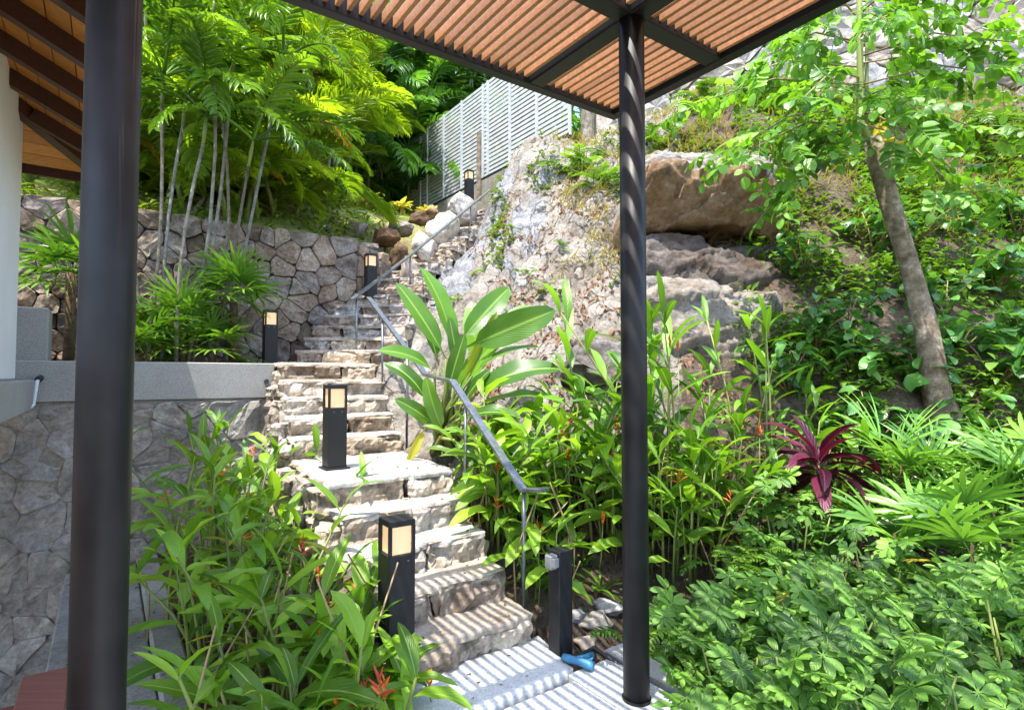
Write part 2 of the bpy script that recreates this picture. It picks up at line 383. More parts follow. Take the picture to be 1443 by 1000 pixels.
def tubeg(pts, rad, n=5):
    v, f = tube(pts, rad, n, False); return v, f, [(.0, .5)]*len(v)
def gmesh(name, g, mat): return mesh(name, g[0], g[1], mat, True, g[2])
def orient(az, el, roll=0, s=1, loc=(0, 0, 0)):
    "az: heading of the leaf, 0 = +Y, clockwise seen from above; el: rise above level"
    return Matrix.Translation(Vector(loc)) @ Matrix.Rotation(-az, 4, 'Z') @ Matrix.Rotation(el, 4, 'X') @ Matrix.Rotation(roll, 4, 'Y') @ Matrix.Scale(s, 4)
def toward(p, q, s=None, roll=0):
    "matrix that lays a unit leaf from p to q, upper face up"
    p, q = Vector(p), Vector(q); d = q-p; y = d.normalized(); x = y.cross(Vector((.15, -.75, .62)))
    if x.length < .05: x = Vector((1, 0, 0))
    x.normalize(); z = x.cross(y); M = Matrix((x, y, z)).transposed().to_4x4()
    return Matrix.Translation(p) @ M @ Matrix.Rotation(roll, 4, 'Y') @ Matrix.Scale(s or d.length, 4)
def frond(L=2, n=30, ll=.45, lw=.03, bend=1.1, vee=.5, droop=.5, start=.22, sweep=.75, seed=0, broad=False):
    r = random.Random(seed); gs = []; pts = []; seg = 14; y = z = 0
    ang = []
    for i in range(seg+1):
        t_ = i/seg; ph = -bend*t_**1.4
        if i: y += math.cos(ph)*L/seg; z += math.sin(ph)*L/seg
        pts.append(Vector((0, y, z))); ang.append(ph)
    gs.append(tubeg(pts, [.013*L*(1-.85*i/seg)+.002 for i in range(seg+1)], 5))
    lg = leafgeo(1, 1, droop, .2, 4, .7, 0, 0, .6, cross=(-1, 0, 1))
    for i in range(n):
        t_ = start+(1-start)*(i+.5)/n; f = t_*seg; j = min(seg-1, int(f)); p = pts[j].lerp(pts[j+1], f-j)
        prof = math.sin(math.pi*(.12+.86*(t_-start)/(1-start)))**.55; l = ll*prof*r.uniform(.88, 1.08)
        for sd_ in (-1, 1):
            a = sd_*(math.pi/2-sweep*(.45+.75*t_)+r.uniform(-.1, .1))
            M = Matrix.Translation(p) @ Matrix.Rotation(ang[j], 4, 'X') @ Matrix.Rotation(-a, 4, 'Z') @ Matrix.Rotation(vee+r.uniform(-.12, .12), 4, 'X') @ Matrix.Rotation(sd_*r.uniform(-.2, .5), 4, 'Y') @ Matrix.Diagonal((lw*r.uniform(.85, 1.15), l, l, 1))
            gs.append(xf(lg, M))
    return merge(gs)
def palmate(n=9, L=.32, Wd=.035, spread=2.6, bend=.5, pet=.25, seed=0, up=.1):
    r = random.Random(seed); gs = [tubeg([(0, 0, 0), (0, pet*.5, .02), (0, pet, 0)], .004, 4)]
    for i in range(n):
        a = (i/(n-1)-.5)*spread+r.uniform(-.06, .06); l = L*(1-.22*abs(a)/spread)*r.uniform(.88, 1.08)
        g = leafgeo(l, Wd, bend*r.uniform(.6, 1.4), .3, 5, .75, 0, 0, .55, cross=(-1, 0, 1))
        gs.append(xf(g, Matrix.Translation((0, pet, 0)) @ Matrix.Rotation(-a, 4, 'Z') @ Matrix.Rotation(up+r.uniform(-.12, .12), 4, 'X')))
    return merge(gs)
def rosette(n=9, L=.085, Wd=.034, seed=0):
    r = random.Random(seed); gs = [tubeg([(0, 0, 0), (0, .05, .01), (0, .1, 0)], .0022, 4)]
    for i in range(n):
        a = (i+.5)/n*2*math.pi*.94+r.uniform(-.12, .12)+.1; l = L*r.uniform(.8, 1.1)
        g = leafgeo(l, Wd*r.uniform(.9, 1.1), r.uniform(.2, .65), .2, 6, 1.2, .14, 0, .6, petw=.004, cross=(-1, 0, 1))
        gs.append(xf(g, Matrix.Translation((0, .1, 0)) @ Matrix.Rotation(-a, 4, 'Z') @ Matrix.Rotation(r.uniform(-.15, .25), 4, 'X')))
    return merge(gs)
def pinnate(n=4, L=.5, ll=.12, lw=.075, seed=0, bend=.5):
    r = random.Random(seed); pts = [Vector((0, L*i/6*math.cos(bend*i/12), -L*bend*.5*(i/6)**2)) for i in range(7)]
    gs = [tubeg(pts, [.005*(1-.6*i/6) for i in range(7)], 4)]
    lg = lambda: leafgeo(ll*r.uniform(.8, 1.1), lw*r.uniform(.85, 1.1), r.uniform(.3, .9), .15, 5, .75, .1, 0, .55, petw=.005, cross=(-1, 0, 1))
    for i in range(n):
        t_ = .35+.6*i/max(1, n-1); p = pts[min(6, int(t_*6))]
        for s in (-1, 1): gs.append(xf(lg(), Matrix.Translation(p) @ Matrix.Rotation(-s*r.uniform(1.0, 1.45), 4, 'Z') @ Matrix.Rotation(r.uniform(-.4, .15), 4, 'X')))
    gs.append(xf(lg(), Matrix.Translation(pts[6]) @ Matrix.Rotation(-.4, 4, 'X')))
    return merge(gs)

# ------------------------------------------------------------------ terrain
STEP = .163
def sa(b, side):   # left / right end of a step at b
    L = [(.7, -.93, -.05), (1.85, -.89, .075), (3.0, -.80, .2), (4.2, -.64, .41), (5, -.55, .5)]
    for p, q in zip(L, L[1:]):
        if b <= q[0] or q is L[-1]:
            t_ = (b-p[0])/(q[0]-p[0]); return (p[1]+(q[1]-p[1])*t_) if side < 0 else (p[2]+(q[2]-p[2])*t_)
CP = [(.9, 2.4, -.12), (2, 1.8, -.12), (3, 2.3, -.05), (4.3, 2.6, .0), (6, 3, .1), (2, .5, -.15), (5, .5, -.1), (1.2, 3.5, -.02), (2.2, 3.7, .08), (3.2, 4.1, .2), (4.3, 4.3, .25), (6, 4.6, .3),
      (.45, 3.6, -.02), (.4, 4.1, .1), (.45, 4.7, .65), (.5, 5.3, 1.3), (.55, 6.1, 1.95), (.6, 7, 2.65), (.6, 8, 3.5), (.55, 9.4, 4.75), (1.1, 10.4, 5.7), (1.6, 11.5, 6.3),
      (1.4, 4.3, .12), (1.65, 4.9, .6), (1.9, 5.6, 1.5), (2.15, 6.4, 2.15), (2.4, 7.1, 2.8), (2.9, 8.3, 4.7), (3.4, 9.8, 6.2), (3.9, 11, 7.0),
      (2.8, 4.4, .2), (3.15, 4.9, .45), (3.35, 5.2, 1.25), (3.8, 5.9, 1.8), (4.6, 7, 3.0), (5.6, 8.5, 4.7), (6.6, 10, 6.4), (7, 11.2, 7.1),
      (4.4, 4.9, .5), (4.7, 5.3, 1.3), (5.3, 6, 1.8), (6.2, 7, 2.9), (7.5, 8.5, 4.6), (9, 10, 6.3), (9.5, 5, 1.5), (10, 7, 3.5),
      (0.0, 4.4, .3), (-.3, 4.75, .62), (-.1, 5.3, 1.05), (-.6, 5.9, 1.25), (-.35, 6.4, 1.75), (-.9, 6.4, 1.6), (.4, 12.5, 5.8), (1.0, 12.5, 6.0),
      (-1.9, 6.5, 1.45), (-1.9, 7.1, 1.75), (-1.7, 7.8, 2.2), (-1.4, 9, 2.95), (-.8, 10.5, 3.8), (-.5, 11.5, 4.35), (-.3, 12.5, 4.8), (-1.9, 10.5, 3.6), (-2.6, 7.5, 1.6)]
for px_, py_, d_ in ((742, 232, 9.7), (700, 262, 10.4), (705, 300, 9.8), (722, 335, 8.7), (752, 290, 8.9), (770, 350, 7.9), (690, 385, 8.0), (670, 345, 9.0), (780, 205, 10.0), (715, 245, 11.2), (660, 420, 7.2)):
    q_ = pix(px_, py_, d_); CP.append((q_.x, q_.y, q_.z))
for b in (.9, 1.6, 2.4, 3.2, 4.0):   # beside and below the lower stairs
    zt = {.9: .05, 1.6: .4, 2.4: .68, 3.2: .92, 4.0: 1.45}[b]; p = W(sa(b, 1)+.12, b); CP.append((p.x, p.y, zt))
    p = W(sa(b, 1)-.25, b); CP.append((p.x, p.y, zt-.35)); p = W(sa(b, -1)-.1, b); CP.append((p.x, p.y, -.5))
for a, b in ((-.6, .2), (0, 0), (-1.5, .5), (-1.5, 2), (-1.6, 3.6), (-.5, -.8), (-1.5, -1), (0, -1.5), (.15, .2)):
    p = W(a, b); CP.append((p.x, p.y, -.45))
cp = np.array(CP); n_ = len(cp)
def U_(r2): return np.where(r2 > 1e-12, r2*np.log(r2+1e-12), 0)
K = U_(((cp[:, None, :2]-cp[None, :, :2])**2).sum(-1)) + np.eye(n_)*.02
Pm = np.c_[np.ones(n_), cp[:, :2]]; A_ = np.block([[K, Pm], [Pm.T, np.zeros((3, 3))]])
sol = np.linalg.solve(A_, np.r_[cp[:, 2], 0, 0, 0])
def tps(x, y):
    q = np.stack([np.asarray(x, float).ravel(), np.asarray(y, float).ravel()], -1)
    return U_(((q[:, None]-cp[None, :, :2])**2).sum(-1)) @ sol[:n_] + sol[n_] + q @ sol[n_+1:]
def rockiness(x, y):
    px = CX+x/max(y, .5)*FPX
    if y < 4.3: return 0
    f = 1 if px < 960 else max(0, 1-(px-960)/150)
    return f*min(1, (y-4.3)/.5)
def detail(x, y):
    k = rockiness(x, y); p = Vector((x, y, 0)); s_ = noise.fractal(p*2.2, 1, 2, 4)*.05
    near = min(1, max(0, (y-3.6)/.8))
    if k > 0:   # tilted broken blocks of bedrock
        q = Vector((x*1.0+noise.noise(p*1.7)*.35, y*.8+noise.noise(p*1.7+Vector((9, 0, 0)))*.35, 0)); h = 0
        for sc, am in ((.95, .26), (2.3, .19), (5.2, .08)):
            dd, pp = noise.voronoi(q*sc); c0 = pp[0]; rv = noise.cell_vector(c0*7.3+Vector((.5, .5, .5))); l = q*sc-c0
            h += am*((rv.x-.5)+ (l.x*(rv.y-.5)+l.y*(rv.z-.6))*1.1) - am*.5*max(0, .12-(dd[1]-dd[0]))/.12
        h += noise.fractal(p*6, .9, 2, 4)*.05
        return (k*(h-.05)+(1-k)*s_)*(.3+.7*near)
    return s_*(.3+.7*near)
def ground(x, y): return float(tps([x], [y])[0]) + detail(x, y)
xs = np.arange(-3.0, 11.01, .045); ys = np.arange(.4, 13.01, .045)
# ground underlay reaching the horizon
solid('ground', ([(-600, -600, -1.7), (600, -600, -1.7), (600, 900, -1.7), (-600, 900, -1.7)], [(0, 1, 2, 3)]), 'soil', (0, 0, -1.7), 'brown earth of the low ground round the garden', 'ground', kind='structure')
def sheet(name, xs, ys, zf, mat, label, cut=None, masks=None):
    X, Y = np.meshgrid(xs, ys); Z = zf(X, Y); nx, ny = len(xs), len(ys)
    ok = np.ones(X.shape, bool) if cut is None else cut(X, Y)
    V = np.c_[X.ravel(), Y.ravel(), Z.ravel()]; F = []
    okf = ok.ravel()
    for j in range(ny-1):
        for i in range(nx-1):
            q = (j*nx+i, j*nx+i+1, (j+1)*nx+i+1, (j+1)*nx+i)
            if okf[q[0]] and okf[q[1]] and okf[q[2]] and okf[q[3]]: F.append(q)
    me = mesh(name, V.tolist(), F, mat, True)
    if masks is not None:
        a2 = me.attributes.new('greymask', 'FLOAT', 'POINT'); a2.data.foreach_set('value', np.asarray(vgrey(X, Y), np.float32).ravel())
        at = me.attributes.new('rockmask', 'FLOAT', 'POINT'); at.data.foreach_set('value', np.asarray(masks(X, Y), np.float32).ravel())
    return tag(link(name, me), label, 'ground', kind='structure')
def greyness(x, y):
    px = CX+x/max(y, .5)*FPX+noise.fractal(Vector((x, y, 3))*1.6, 1, 2, 4)*110; return max(0, min(1, (790-px)/90))*max(0, min(1, (y-6.9)/.8))
vgrey = np.vectorize(greyness)
vdetail = np.vectorize(detail); vrock = np.vectorize(rockiness)
# hillside material: bare rock above, dark soil below, by the kind of ground at each place
m, t, bs, out = nodes('hill'); p = geo(t)
at = t.nodes.new('ShaderNodeAttribute'); at.attribute_name = 'rockmask'
def sub(cols, sc, fine, patch):
    n1 = tex(t, 'ShaderNodeTexNoise', sc, p, Detail=9, Roughness=.66); c = ramp(t, [(.3+.4*i/(len(cols)-1), cols[i]) for i in range(len(cols))], n1.outputs[0])
    n2 = tex(t, 'ShaderNodeTexNoise', fine, p, Detail=6, Roughness=.75); c = mixc(t, .85, c, ramp(t, [(.3, (.4, .4, .4)), (.62, (1.15, 1.15, 1.15))], n2.outputs[0]), 'MULTIPLY')
    n3 = tex(t, 'ShaderNodeTexNoise', patch[1], p, Detail=7, Roughness=.65); return mixc(t, ramp(t, [(patch[2], (0, 0, 0)), (patch[2]+.1, (1, 1, 1))], n3.outputs[0]), c, patch[0])
cr = sub([(.15, .11, .075), (.34, .30, .25), (.48, .455, .415)], 2.3, 18, ((.20, .19, .18), 2.4, .54))
cg = sub([(.10, .10, .108), (.29, .295, .31), (.48, .485, .51)], 3.2, 22, ((.09, .085, .085), 3.5, .56))
ag = t.nodes.new('ShaderNodeAttribute'); ag.attribute_name = 'greymask'; cr = mixc(t, ag.outputs['Fac'], cr, cg)
nw = tex(t, 'ShaderNodeTexNoise', 1.8, p, Detail=6); va = t.nodes.new('ShaderNodeVectorMath'); va.operation = 'MULTIPLY_ADD'; va.inputs[1].default_value = (.9, .9, .9)
t.links.new(nw.outputs['Color'], va.inputs[0]); t.links.new(p, va.inputs[2])          # dirt-filled cracks
vo = tex(t, 'ShaderNodeTexVoronoi', 1.5, va.outputs[0], feature='DISTANCE_TO_EDGE'); cr = mixc(t, 1.0, cr, ramp(t, [(0, (.22, .18, .14)), (.035, (1, 1, 1))], vo.outputs['Distance']), 'MULTIPLY')
cso = sub([(.05, .033, .02), (.12, .085, .055), (.22, .16, .11)], 3.5, 28, ((.20, .16, .12), 5, .62))
nb = tex(t, 'ShaderNodeTexNoise', 2.4, p, Detail=6); mm = t.nodes.new('ShaderNodeMath'); mm.operation = 'ADD'
t.links.new(at.outputs['Fac'], mm.inputs[0]); t.links.new(nb.outputs[0], mm.inputs[1])
c = mixc(t, ramp(t, [(.82, (0, 0, 0)), (1.0, (1, 1, 1))], mm.outputs[0]), cso, cr); t.links.new(c, bs.inputs['Base Color']); bs.inputs['Roughness'].default_value = .92
n4 = tex(t, 'ShaderNodeTexNoise', 9, p, Detail=12, Roughness=.72); n5 = tex(t, 'ShaderNodeTexNoise', 2.2, p, Detail=10, Roughness=.6, noise_type='RIDGED_MULTIFRACTAL')
mu = t.nodes.new('ShaderNodeMath'); mu.operation = 'MULTIPLY_ADD'; mu.inputs[1].default_value = -.45; t.links.new(n5.outputs[0], mu.inputs[0]); t.links.new(n4.outputs[0], mu.inputs[2]); bump(t, bs, mu.outputs[0], 1.0, .10); MATS['hill'] = m
sheet('hillside', xs, ys, lambda X, Y: tps(X, Y).reshape(X.shape)+vdetail(X, Y), 'hill', 'rocky hillside rising steeply beside the stone stairs',
      lambda X, Y: ~(((X < -2.25) & (Y > 6.4)) | ((X-P0.x)*AX.x+(Y-P0.y)*AX.y < -1.02) & (Y < 6.3) | (X+1.9 < -(Y-8)*.0) & (Y > 8.05) & (X < -1.9)), vrock)

# terrace above the upper stone wall, with the lawn
WALL_B = W(-.66, 4.22); SW = Vector((-2.18, 8.0, 0))            # right-hand end of the upper stone wall
def wallside(x, y): return (Vector((x, y, 0))-SW).dot(BX)          # >0: behind the stone wall
def stairx(y): return -2.12+(y-8.0)*.31
def terr(x, y):
    d = wallside(x, y); e = max(0, min(1, d/3.6)); z = 3.38+1.5*(e*e*(3-2*e)) + noise.fractal(Vector((x, y, 5))*1.1, 1, 2, 4)*.09
    z += max(0, min(1, (d-3.6)/8))*.5
    g = stairx(y)-x                                                # drops to the stairs
    if g < .8: z -= (.8-max(g, 0))**2*.9
    if y > 14: z += (y-14)*.12
    return z
m, t, bs, out = nodes('lawn'); p = geo(t)
n1 = tex(t, 'ShaderNodeTexNoise', 2.2, p, Detail=8, Roughness=.6); c = ramp(t, [(.36, (.30, .22, .12)), (.48, (.34, .33, .11)), (.6, (.20, .28, .05))], n1.outputs[0])
n2 = tex(t, 'ShaderNodeTexNoise', 60, p, Detail=5); c = mixc(t, .8, c, ramp(t, [(.3, (.5, .5, .5)), (.65, (1.1, 1.1, 1.1))], n2.outputs[0]), 'MULTIPLY')
t.links.new(c, bs.inputs['Base Color']); bs.inputs['Roughness'].default_value = .95; bump(t, bs, n2.outputs[0], .8, .03); MATS['lawn'] = m
sheet('terrace', np.arange(-14, 3.0, .12), np.arange(3.0, 30, .12), np.vectorize(terr), 'lawn', 'sunlit terrace with thin lawn above the stone wall',
      lambda X, Y: (((X-SW.x)*BX.x+(Y-SW.y)*BX.y) > .06) & ((X < -2.12+(Y-8)*.31) | (Y > 12.2)))
solid('far_hill', (lambda V, F: (V, F))(*(lambda nx, ny: ([(-60+i*3, 26+j*3, 4.0+j*1.15+noise.fractal(Vector((i*.3, j*.3, 1)), 1, 2, 3)*1.2) for j in range(ny) for i in range(nx)], [(j*nx+i, j*nx+i+1, (j+1)*nx+i+1, (j+1)*nx+i) for j in range(ny-1) for i in range(nx-1)]))(41, 10)), 'soil', (0, 40, 4), 'wooded hill behind the garden', 'hill', kind='structure', smooth=True)
# planter soil between the two walls
solid('planting_bed', ([W(-5.5, 4.3, 1.57), W(-.62, 4.3, 1.57), W(-.3, 5.0, 1.57), W(-1.2, 7.5, 1.57), W(-6.5, 7.2, 1.57)], [(0, 1, 2, 3, 4)]), 'soil', W(-3, 5.5, 1.57), 'raised planting bed between concrete and stone walls', 'bed', kind='structure')

# ------------------------------------------------------------------ paved level under the pergola
fl = thing('terrace_floor', W(0, 0, 0), 'pale concrete floor slabs under the pergola', None); fl['kind'] = 'structure'
part('floor_slab', bevelled(boxab(-2.25, -.9, -4.2, .18, -.18, 0), .008), 'slab', fl)
part('floor_slab', bevelled(boxab(-.892, -.12, -4.2, .3, -.18, -.002), .008), 'slab', fl)
part('floor_slab', bevelled(boxab(-.112, .17, -.35, .36, -.18, 0), .008), 'slab', fl)
part('floor_slab', bevelled(boxab(-.112, .17, -4.2, -.358, -.18, -.001), .008), 'slab', fl)
part('foundation', boxab(-2.22, .12, -4.1, .1, -1.7, -.19), 'mortar_grey', fl)
pa = thing('path', W(-2, 2, -.14), 'narrow grey concrete path along the planted bed', None); pa['kind'] = 'structure'
part('path_slab', bevelled(boxab(-2.29, -1.8, .19, 4.2, -.4, -.14), .01), 'oldconcrete', pa)
part('kerb', bevelled(boxab(-1.794, -1.64, .19, 4.2, -.4, -.085), .012), 'oldconcrete', pa)
part('foundation', boxab(-2.27, -1.0, .2, 4.2, -1.7, -.405), 'mortar_grey', pa)
solid('flower_bed', ([W(-1.636, .19, -.12), W(-.2, .31, -.12), W(-.2, 4.2, -.12), W(-1.636, 4.2, -.12)], [(0, 1, 2, 3)]), 'soil', W(-1.3, 2, -.12), 'dark soil of the bed left of the stone stairs', 'bed', kind='structure')

# ------------------------------------------------------------------ stone stairs
def flight(root, steps, seed, mats=('rubble', 'tread')):
    "steps: list of (left point, right point, back-left, back-right, z, riser height)"
    r = random.Random(seed)
    for i, (l, rr, bl, br, z, h) in enumerate(steps):
        Zv = Vector((0, 0, 1)); wd = (rr-l).length; th = .045; n = max(2, int(round(wd/.42))); cuts = [0]+sorted((k+r.uniform(-.25, .25))/n for k in range(1, n))+[1]
        fw = (bl-l).normalized()
        for k in range(n):
            u0, u1 = cuts[k], cuts[k+1]; off = r.uniform(-.015, .035)
            c = [l.lerp(rr, u0), l.lerp(rr, u1), bl.lerp(br, u1), bl.lerp(br, u0)]; c[0] = c[0]-fw*(off+r.uniform(-.01, .01)); c[1] = c[1]-fw*(off+r.uniform(-.01, .01)); zt = z-.016+r.uniform(-.012, .004)
            part('riser_stone', roughblock([q+Zv*(z-h-.03) for q in c]+[q+Zv*zt for q in c], .024, .055, seed*20+i*7+k, True, 8), mats[0], root, False)
        c = [l+fw*.012, rr+fw*.012, br, bl]
        part('tread', roughblock([q+Zv*(z-.04) for q in c]+[q+Zv*z for q in c], .026, .024, seed*9+i, True, 14), mats[1], root, True)
st = thing('stone_staircase', W(-.45, .75, 0), 'lower rough stone staircase with pale treads and a broad landing', 'staircase')
bs_ = [.73, 1.0, 1.27, 1.54, 1.81, 3.03, 3.31, 3.59, 3.87, 4.15]; S = []
for i, b in enumerate(bs_):
    bk = (bs_[i+1]+.05) if i < 9 else 5.15
    S.append((W(sa(b, -1), b-.02), W(sa(b, 1), b+.02 if i else b-.03), W(sa(bk, -1), bk), W(sa(bk, 1), bk), STEP*(i+1) if i < 9 else 1.64, STEP))
flight(st, S, 3)
r = random.Random(5)
for i, b in enumerate(bs_):   # rubble flank on the open side
    bk = bs_[i+1] if i < 9 else 4.19; zt = STEP*(i+1)-.05; nb_ = 1 if bk-b < .5 else 4
    for k in range(nb_):
        b0, b1 = b+(bk-b)*k/nb_+.004, b+(bk-b)*(k+1)/nb_-.004; z0 = -.3
        while z0 < zt-.04:
            z1 = min(zt, z0+r.uniform(.22, .36)); 
            if zt-z1 < .1: z1 = zt
            a = sa(b, -1)
            c = [W(a-.07, b0, z0), W(a+.1, b0, z0), W(a+.1, b1, z0), W(a-.07, b1, z0), W(a-.07, b0, z1-.006), W(a+.1, b0, z1-.006), W(a+.1, b1, z1-.006), W(a-.07, b1, z1-.006)]
            part('flank_stone', roughblock(c, .035, .06, i*11+k*3+z0, False), 'rubble', st, False); z0 = z1
# rough apron stone where the stairs meet the slabs
part('apron_stone', roughblock([W(-.93, .31, -.2), W(-.06, .37, -.2), W(.02, .76, -.2), W(-.93, .76, -.2), W(-.93, .31, .012), W(-.06, .37, .012), W(.02, .76, .02), W(-.93, .76, .02)], .05, .02, 77, True, 5), 'slab', st, True)
# second and third flights, winding up to the lawn
path = [(-1.93, 6.55), (-1.9, 6.8), (-1.88, 7.05), (-1.85, 7.3), (-1.81, 7.55), (-1.76, 7.8), (-1.69, 8.06)]
while path[-1][1] < 11.75:
    k = len(path); path.append((path[-1][0]+.093, path[-1][1]+.265))
S2 = []
for i in range(len(path)-1):
    p, q = Vector((*path[i], 0)), Vector((*path[i+1], 0)); d = (q-p).normalized(); s = Vector((d.y, -d.x, 0)); hw = .6 if i < 5 else .5 if i < 7 else .36; p = p-s*(.1 if i > 6 else 0); q = q-s*(.1 if i > 6 else 0)
    q = q+d*.06; S2.append((p-s*hw, p+s*hw, q-s*hw, q+s*hw, 1.64+.163*(i+1), .163))
st2 = thing('stone_staircase', Vector((-1.9, 6.6, 1.6)), 'upper stone staircase climbing past the white rock to the lawn', 'staircase')
flight(st2, S2, 8, ('rubble', 'tread_dark'))

# ------------------------------------------------------------------ walls
rw = thing('retaining_wall', W(-2.2, 4.3, -1.6), 'retaining wall of mortared stone with a smooth concrete band on top', 'wall')
part('concrete_band', bevelled(boxab(-5.6, -.66, 4.225, 4.5, 1.285, 1.63), .008), 'concrete', rw)
part('core', boxab(-5.6, -.64, 4.25, 4.5, -1.65, 1.28), 'mortar_grey', rw)
stonewall(rw, W(-5.4, 4.25, -1.6), AX, -BX, 4.72, 2.86, .19, 'facestone', .001, .02, 4, None, .03)
part('conduit', tube([W(-.70, 4.18, -.1), W(-.70, 4.18, 1.27)], .012, 6), 'dark_plastic', rw)
part('drain_hole', tube([W(-.74, 4.223, 1.45), W(-.74, 4.19, 1.45)], .022, 10), 'dark_plastic', rw)
uw = thing('stone_wall', SW+Vector((-1.5, -1, 1.6)), 'tall dry-laid brown stone wall behind the planting bed', 'wall')
UO = SW-AX*5.6
part('core', (lambda o: hexa([o+Vector((0, 0, 1.3)), SW+Vector((0, 0, 1.3)), SW+BX*.3+Vector((0, 0, 1.3)), o+BX*.3+Vector((0, 0, 1.3)), o+Vector((0, 0, 3.36)), SW+Vector((0, 0, 3.36)), SW+BX*.3+Vector((0, 0, 3.36)), o+BX*.3+Vector((0, 0, 3.36))]))(UO), 'joint_dark', uw)
stonewall(uw, UO+Vector((0, 0, 1.35)), AX, -BX, 5.6, 2.06, .19, 'wallstone', .004, .055, 9, None, .035, asp=1.15)
# rough end of that wall, turning up along the stairs
e0 = SW+Vector((0, 0, 0)); e1 = Vector((-1.93, 8.65, 0)); ed = (e1-e0).normalized()
uw2 = thing('stone_wall', e0+Vector((0, 0, 2.3)), 'short stone return wall beside the upper steps', 'wall')
part('core', hexa([e0+Vector((-.02, 0, 2.1)), e1+Vector((-.02, 0, 2.1)), e1+Vector((-.3, .1, 2.1)), e0+Vector((-.3, .1, 2.1)), e0+Vector((-.02, 0, 3.3)), e1+Vector((-.02, 0, 3.45)), e1+Vector((-.3, .1, 3.45)), e0+Vector((-.3, .1, 3.3))]), 'joint_dark', uw2)
stonewall(uw2, e0+Vector((0, 0, 2.2)), ed, Vector((ed.y, -ed.x, 0)), (e1-e0).length, 1.15, .18, 'wallstone', .01, .07, 12)
# retaining wall at the top of the slope
tw = thing('stone_wall', Vector((4, 11, 6)), 'pale boulder retaining wall along the top of the slope', 'wall')
o1, o2 = Vector((1.7, 11.5, 0)), Vector((10.5, 10.6, 0)); dv = (o2-o1).normalized(); nv = Vector((dv.y, -dv.x, 0))
part('core', hexa([o1+Vector((0, 0, 5.0)), o2+Vector((0, 0, 5.0)), o2-nv*.5+Vector((0, 0, 5.0)), o1-nv*.5+Vector((0, 0, 5.0)), o1+Vector((0, 0, 9.6)), o2+Vector((0, 0, 9.6)), o2-nv*.5+Vector((0, 0, 9.6)), o1-nv*.5+Vector((0, 0, 9.6))]), 'mortar', tw)
stonewall(tw, o1+Vector((0, 0, 5.6)), dv, nv, (o2-o1).length, 4.0, .42, 'palestone', .012, .13, 21, None, .05)
# concrete pier on the retaining wall beside the house
solid('concrete_pier', bevelled(boxab(-3.0, -2.47, 4.55, 4.95, 1.55, 2.10), .012), 'concrete', W(-2.7, 4.7, 1.6), 'square grey concrete pier on the wall beside the white house', 'pier')

# ------------------------------------------------------------------ house corner
hs = thing('house', Vector((-4.4, 4.3, 1.4)), 'white house corner with dark rafters under an orange timber eave', 'house')
hc = Vector((xat(22, 4.5), 4.5, 0)); sc = Vector((xat(50, 4.68), 4.68, 0)); Zv = Vector((0, 0, 1))
def prism(c, da, db, z0, z1):
    q = [c-AX*da-BX*db, c-BX*db, c, c-AX*da]; return hexa([p+Zv*z0 for p in q]+[p+Zv*z1 for p in q])
part('floor_slab', bevelled(prism(sc, 3, 4, 1.235, 1.47), .008), 'concrete', hs)
part('wall', bevelled(prism(hc, 2.8, 3.6, 1.474, 3.62), .01), 'render_white', hs)
pp = W(-2.98, 4.2, 1.47)
part('overflow_pipe', tube([pix(56, 533, 4.72), pix(52, 538, 4.66), pix(47, 570, 4.6), pix(42, 574, 4.5), pix(33, 576, 4.45)], .014, 8), 'pipe_white', hs, True)
part('pipe_collar', tube([pix(57, 532, 4.72), pix(54, 535, 4.68)], .026, 10), 'dark_plastic', hs)
ec = Vector((-3.59, 5.19, 3.28))                                   # eave corner
PT = .5
def eaveB(s, u, dz=0): return ec-BX*s-AX*u+Zv*(PT*u+dz)           # side slope: s along the eave, u up the slope
def eaveA(s, u, dz=0): return ec-AX*s-BX*u+Zv*(PT*u+dz)
for k in range(22):   # soffit boards
    u0, u1 = k*.115+.03, k*.115+.139; 
    q = [eaveB(u0, u0), eaveB(5, u0), eaveB(5, u1), eaveB(u1, u1)]; part('soffit_board', hexa([p for p in q]+[p+Zv*.02 for p in q]), 'soffit', hs)
    q = [eaveA(u0, u0), eaveA(u1, u1), eaveA(4, u1), eaveA(4, u0)][::1]; part('soffit_board', hexa([q[0], q[3], q[2], q[1]]+[p+Zv*.02 for p in (q[0], q[3], q[2], q[1])]), 'soffit', hs)
part('roof_deck', join(hexa([eaveB(0, 0, .03), eaveB(5, 0, .03), eaveB(5, 2.6, .03), eaveB(2.6, 2.6, .03)]+[eaveB(0, 0, .15), eaveB(5, 0, .15), eaveB(5, 2.6, .15), eaveB(2.6, 2.6, .15)]), hexa([eaveA(0, 0, .03), eaveA(4, 0, .03), eaveA(4, 2.6, .03), eaveA(2.6, 2.6, .03)]+[eaveA(0, 0, .15), eaveA(4, 0, .15), eaveA(4, 2.6, .15), eaveA(2.6, 2.6, .15)])), 'rafter', hs)
part('hip_rafter', bar(eaveB(.02, .02, -.06), eaveB(2.4, 2.4, -.06), .09, .12), 'rafter', hs)
for s in (.62, 1.17, 1.72, 2.27, 2.82, 3.4): part('rafter', bar(eaveB(s, .02, -.055), eaveB(s, min(2.5, s-.05), -.055), .075, .11), 'rafter', hs)
for s in (1.9, 2.5): part('rafter', bar(eaveA(s, .02, -.055), eaveA(s, s-.1, -.055), .075, .11), 'rafter', hs)
part('fascia', bar(eaveA(-.03, -.015, .02), eaveA(4, -.015, .02), .03, .14), 'rafter', hs)
part('fascia', bar(eaveB(0, -.015, .02), eaveB(5, -.015, .02), .03, .14), 'rafter', hs)

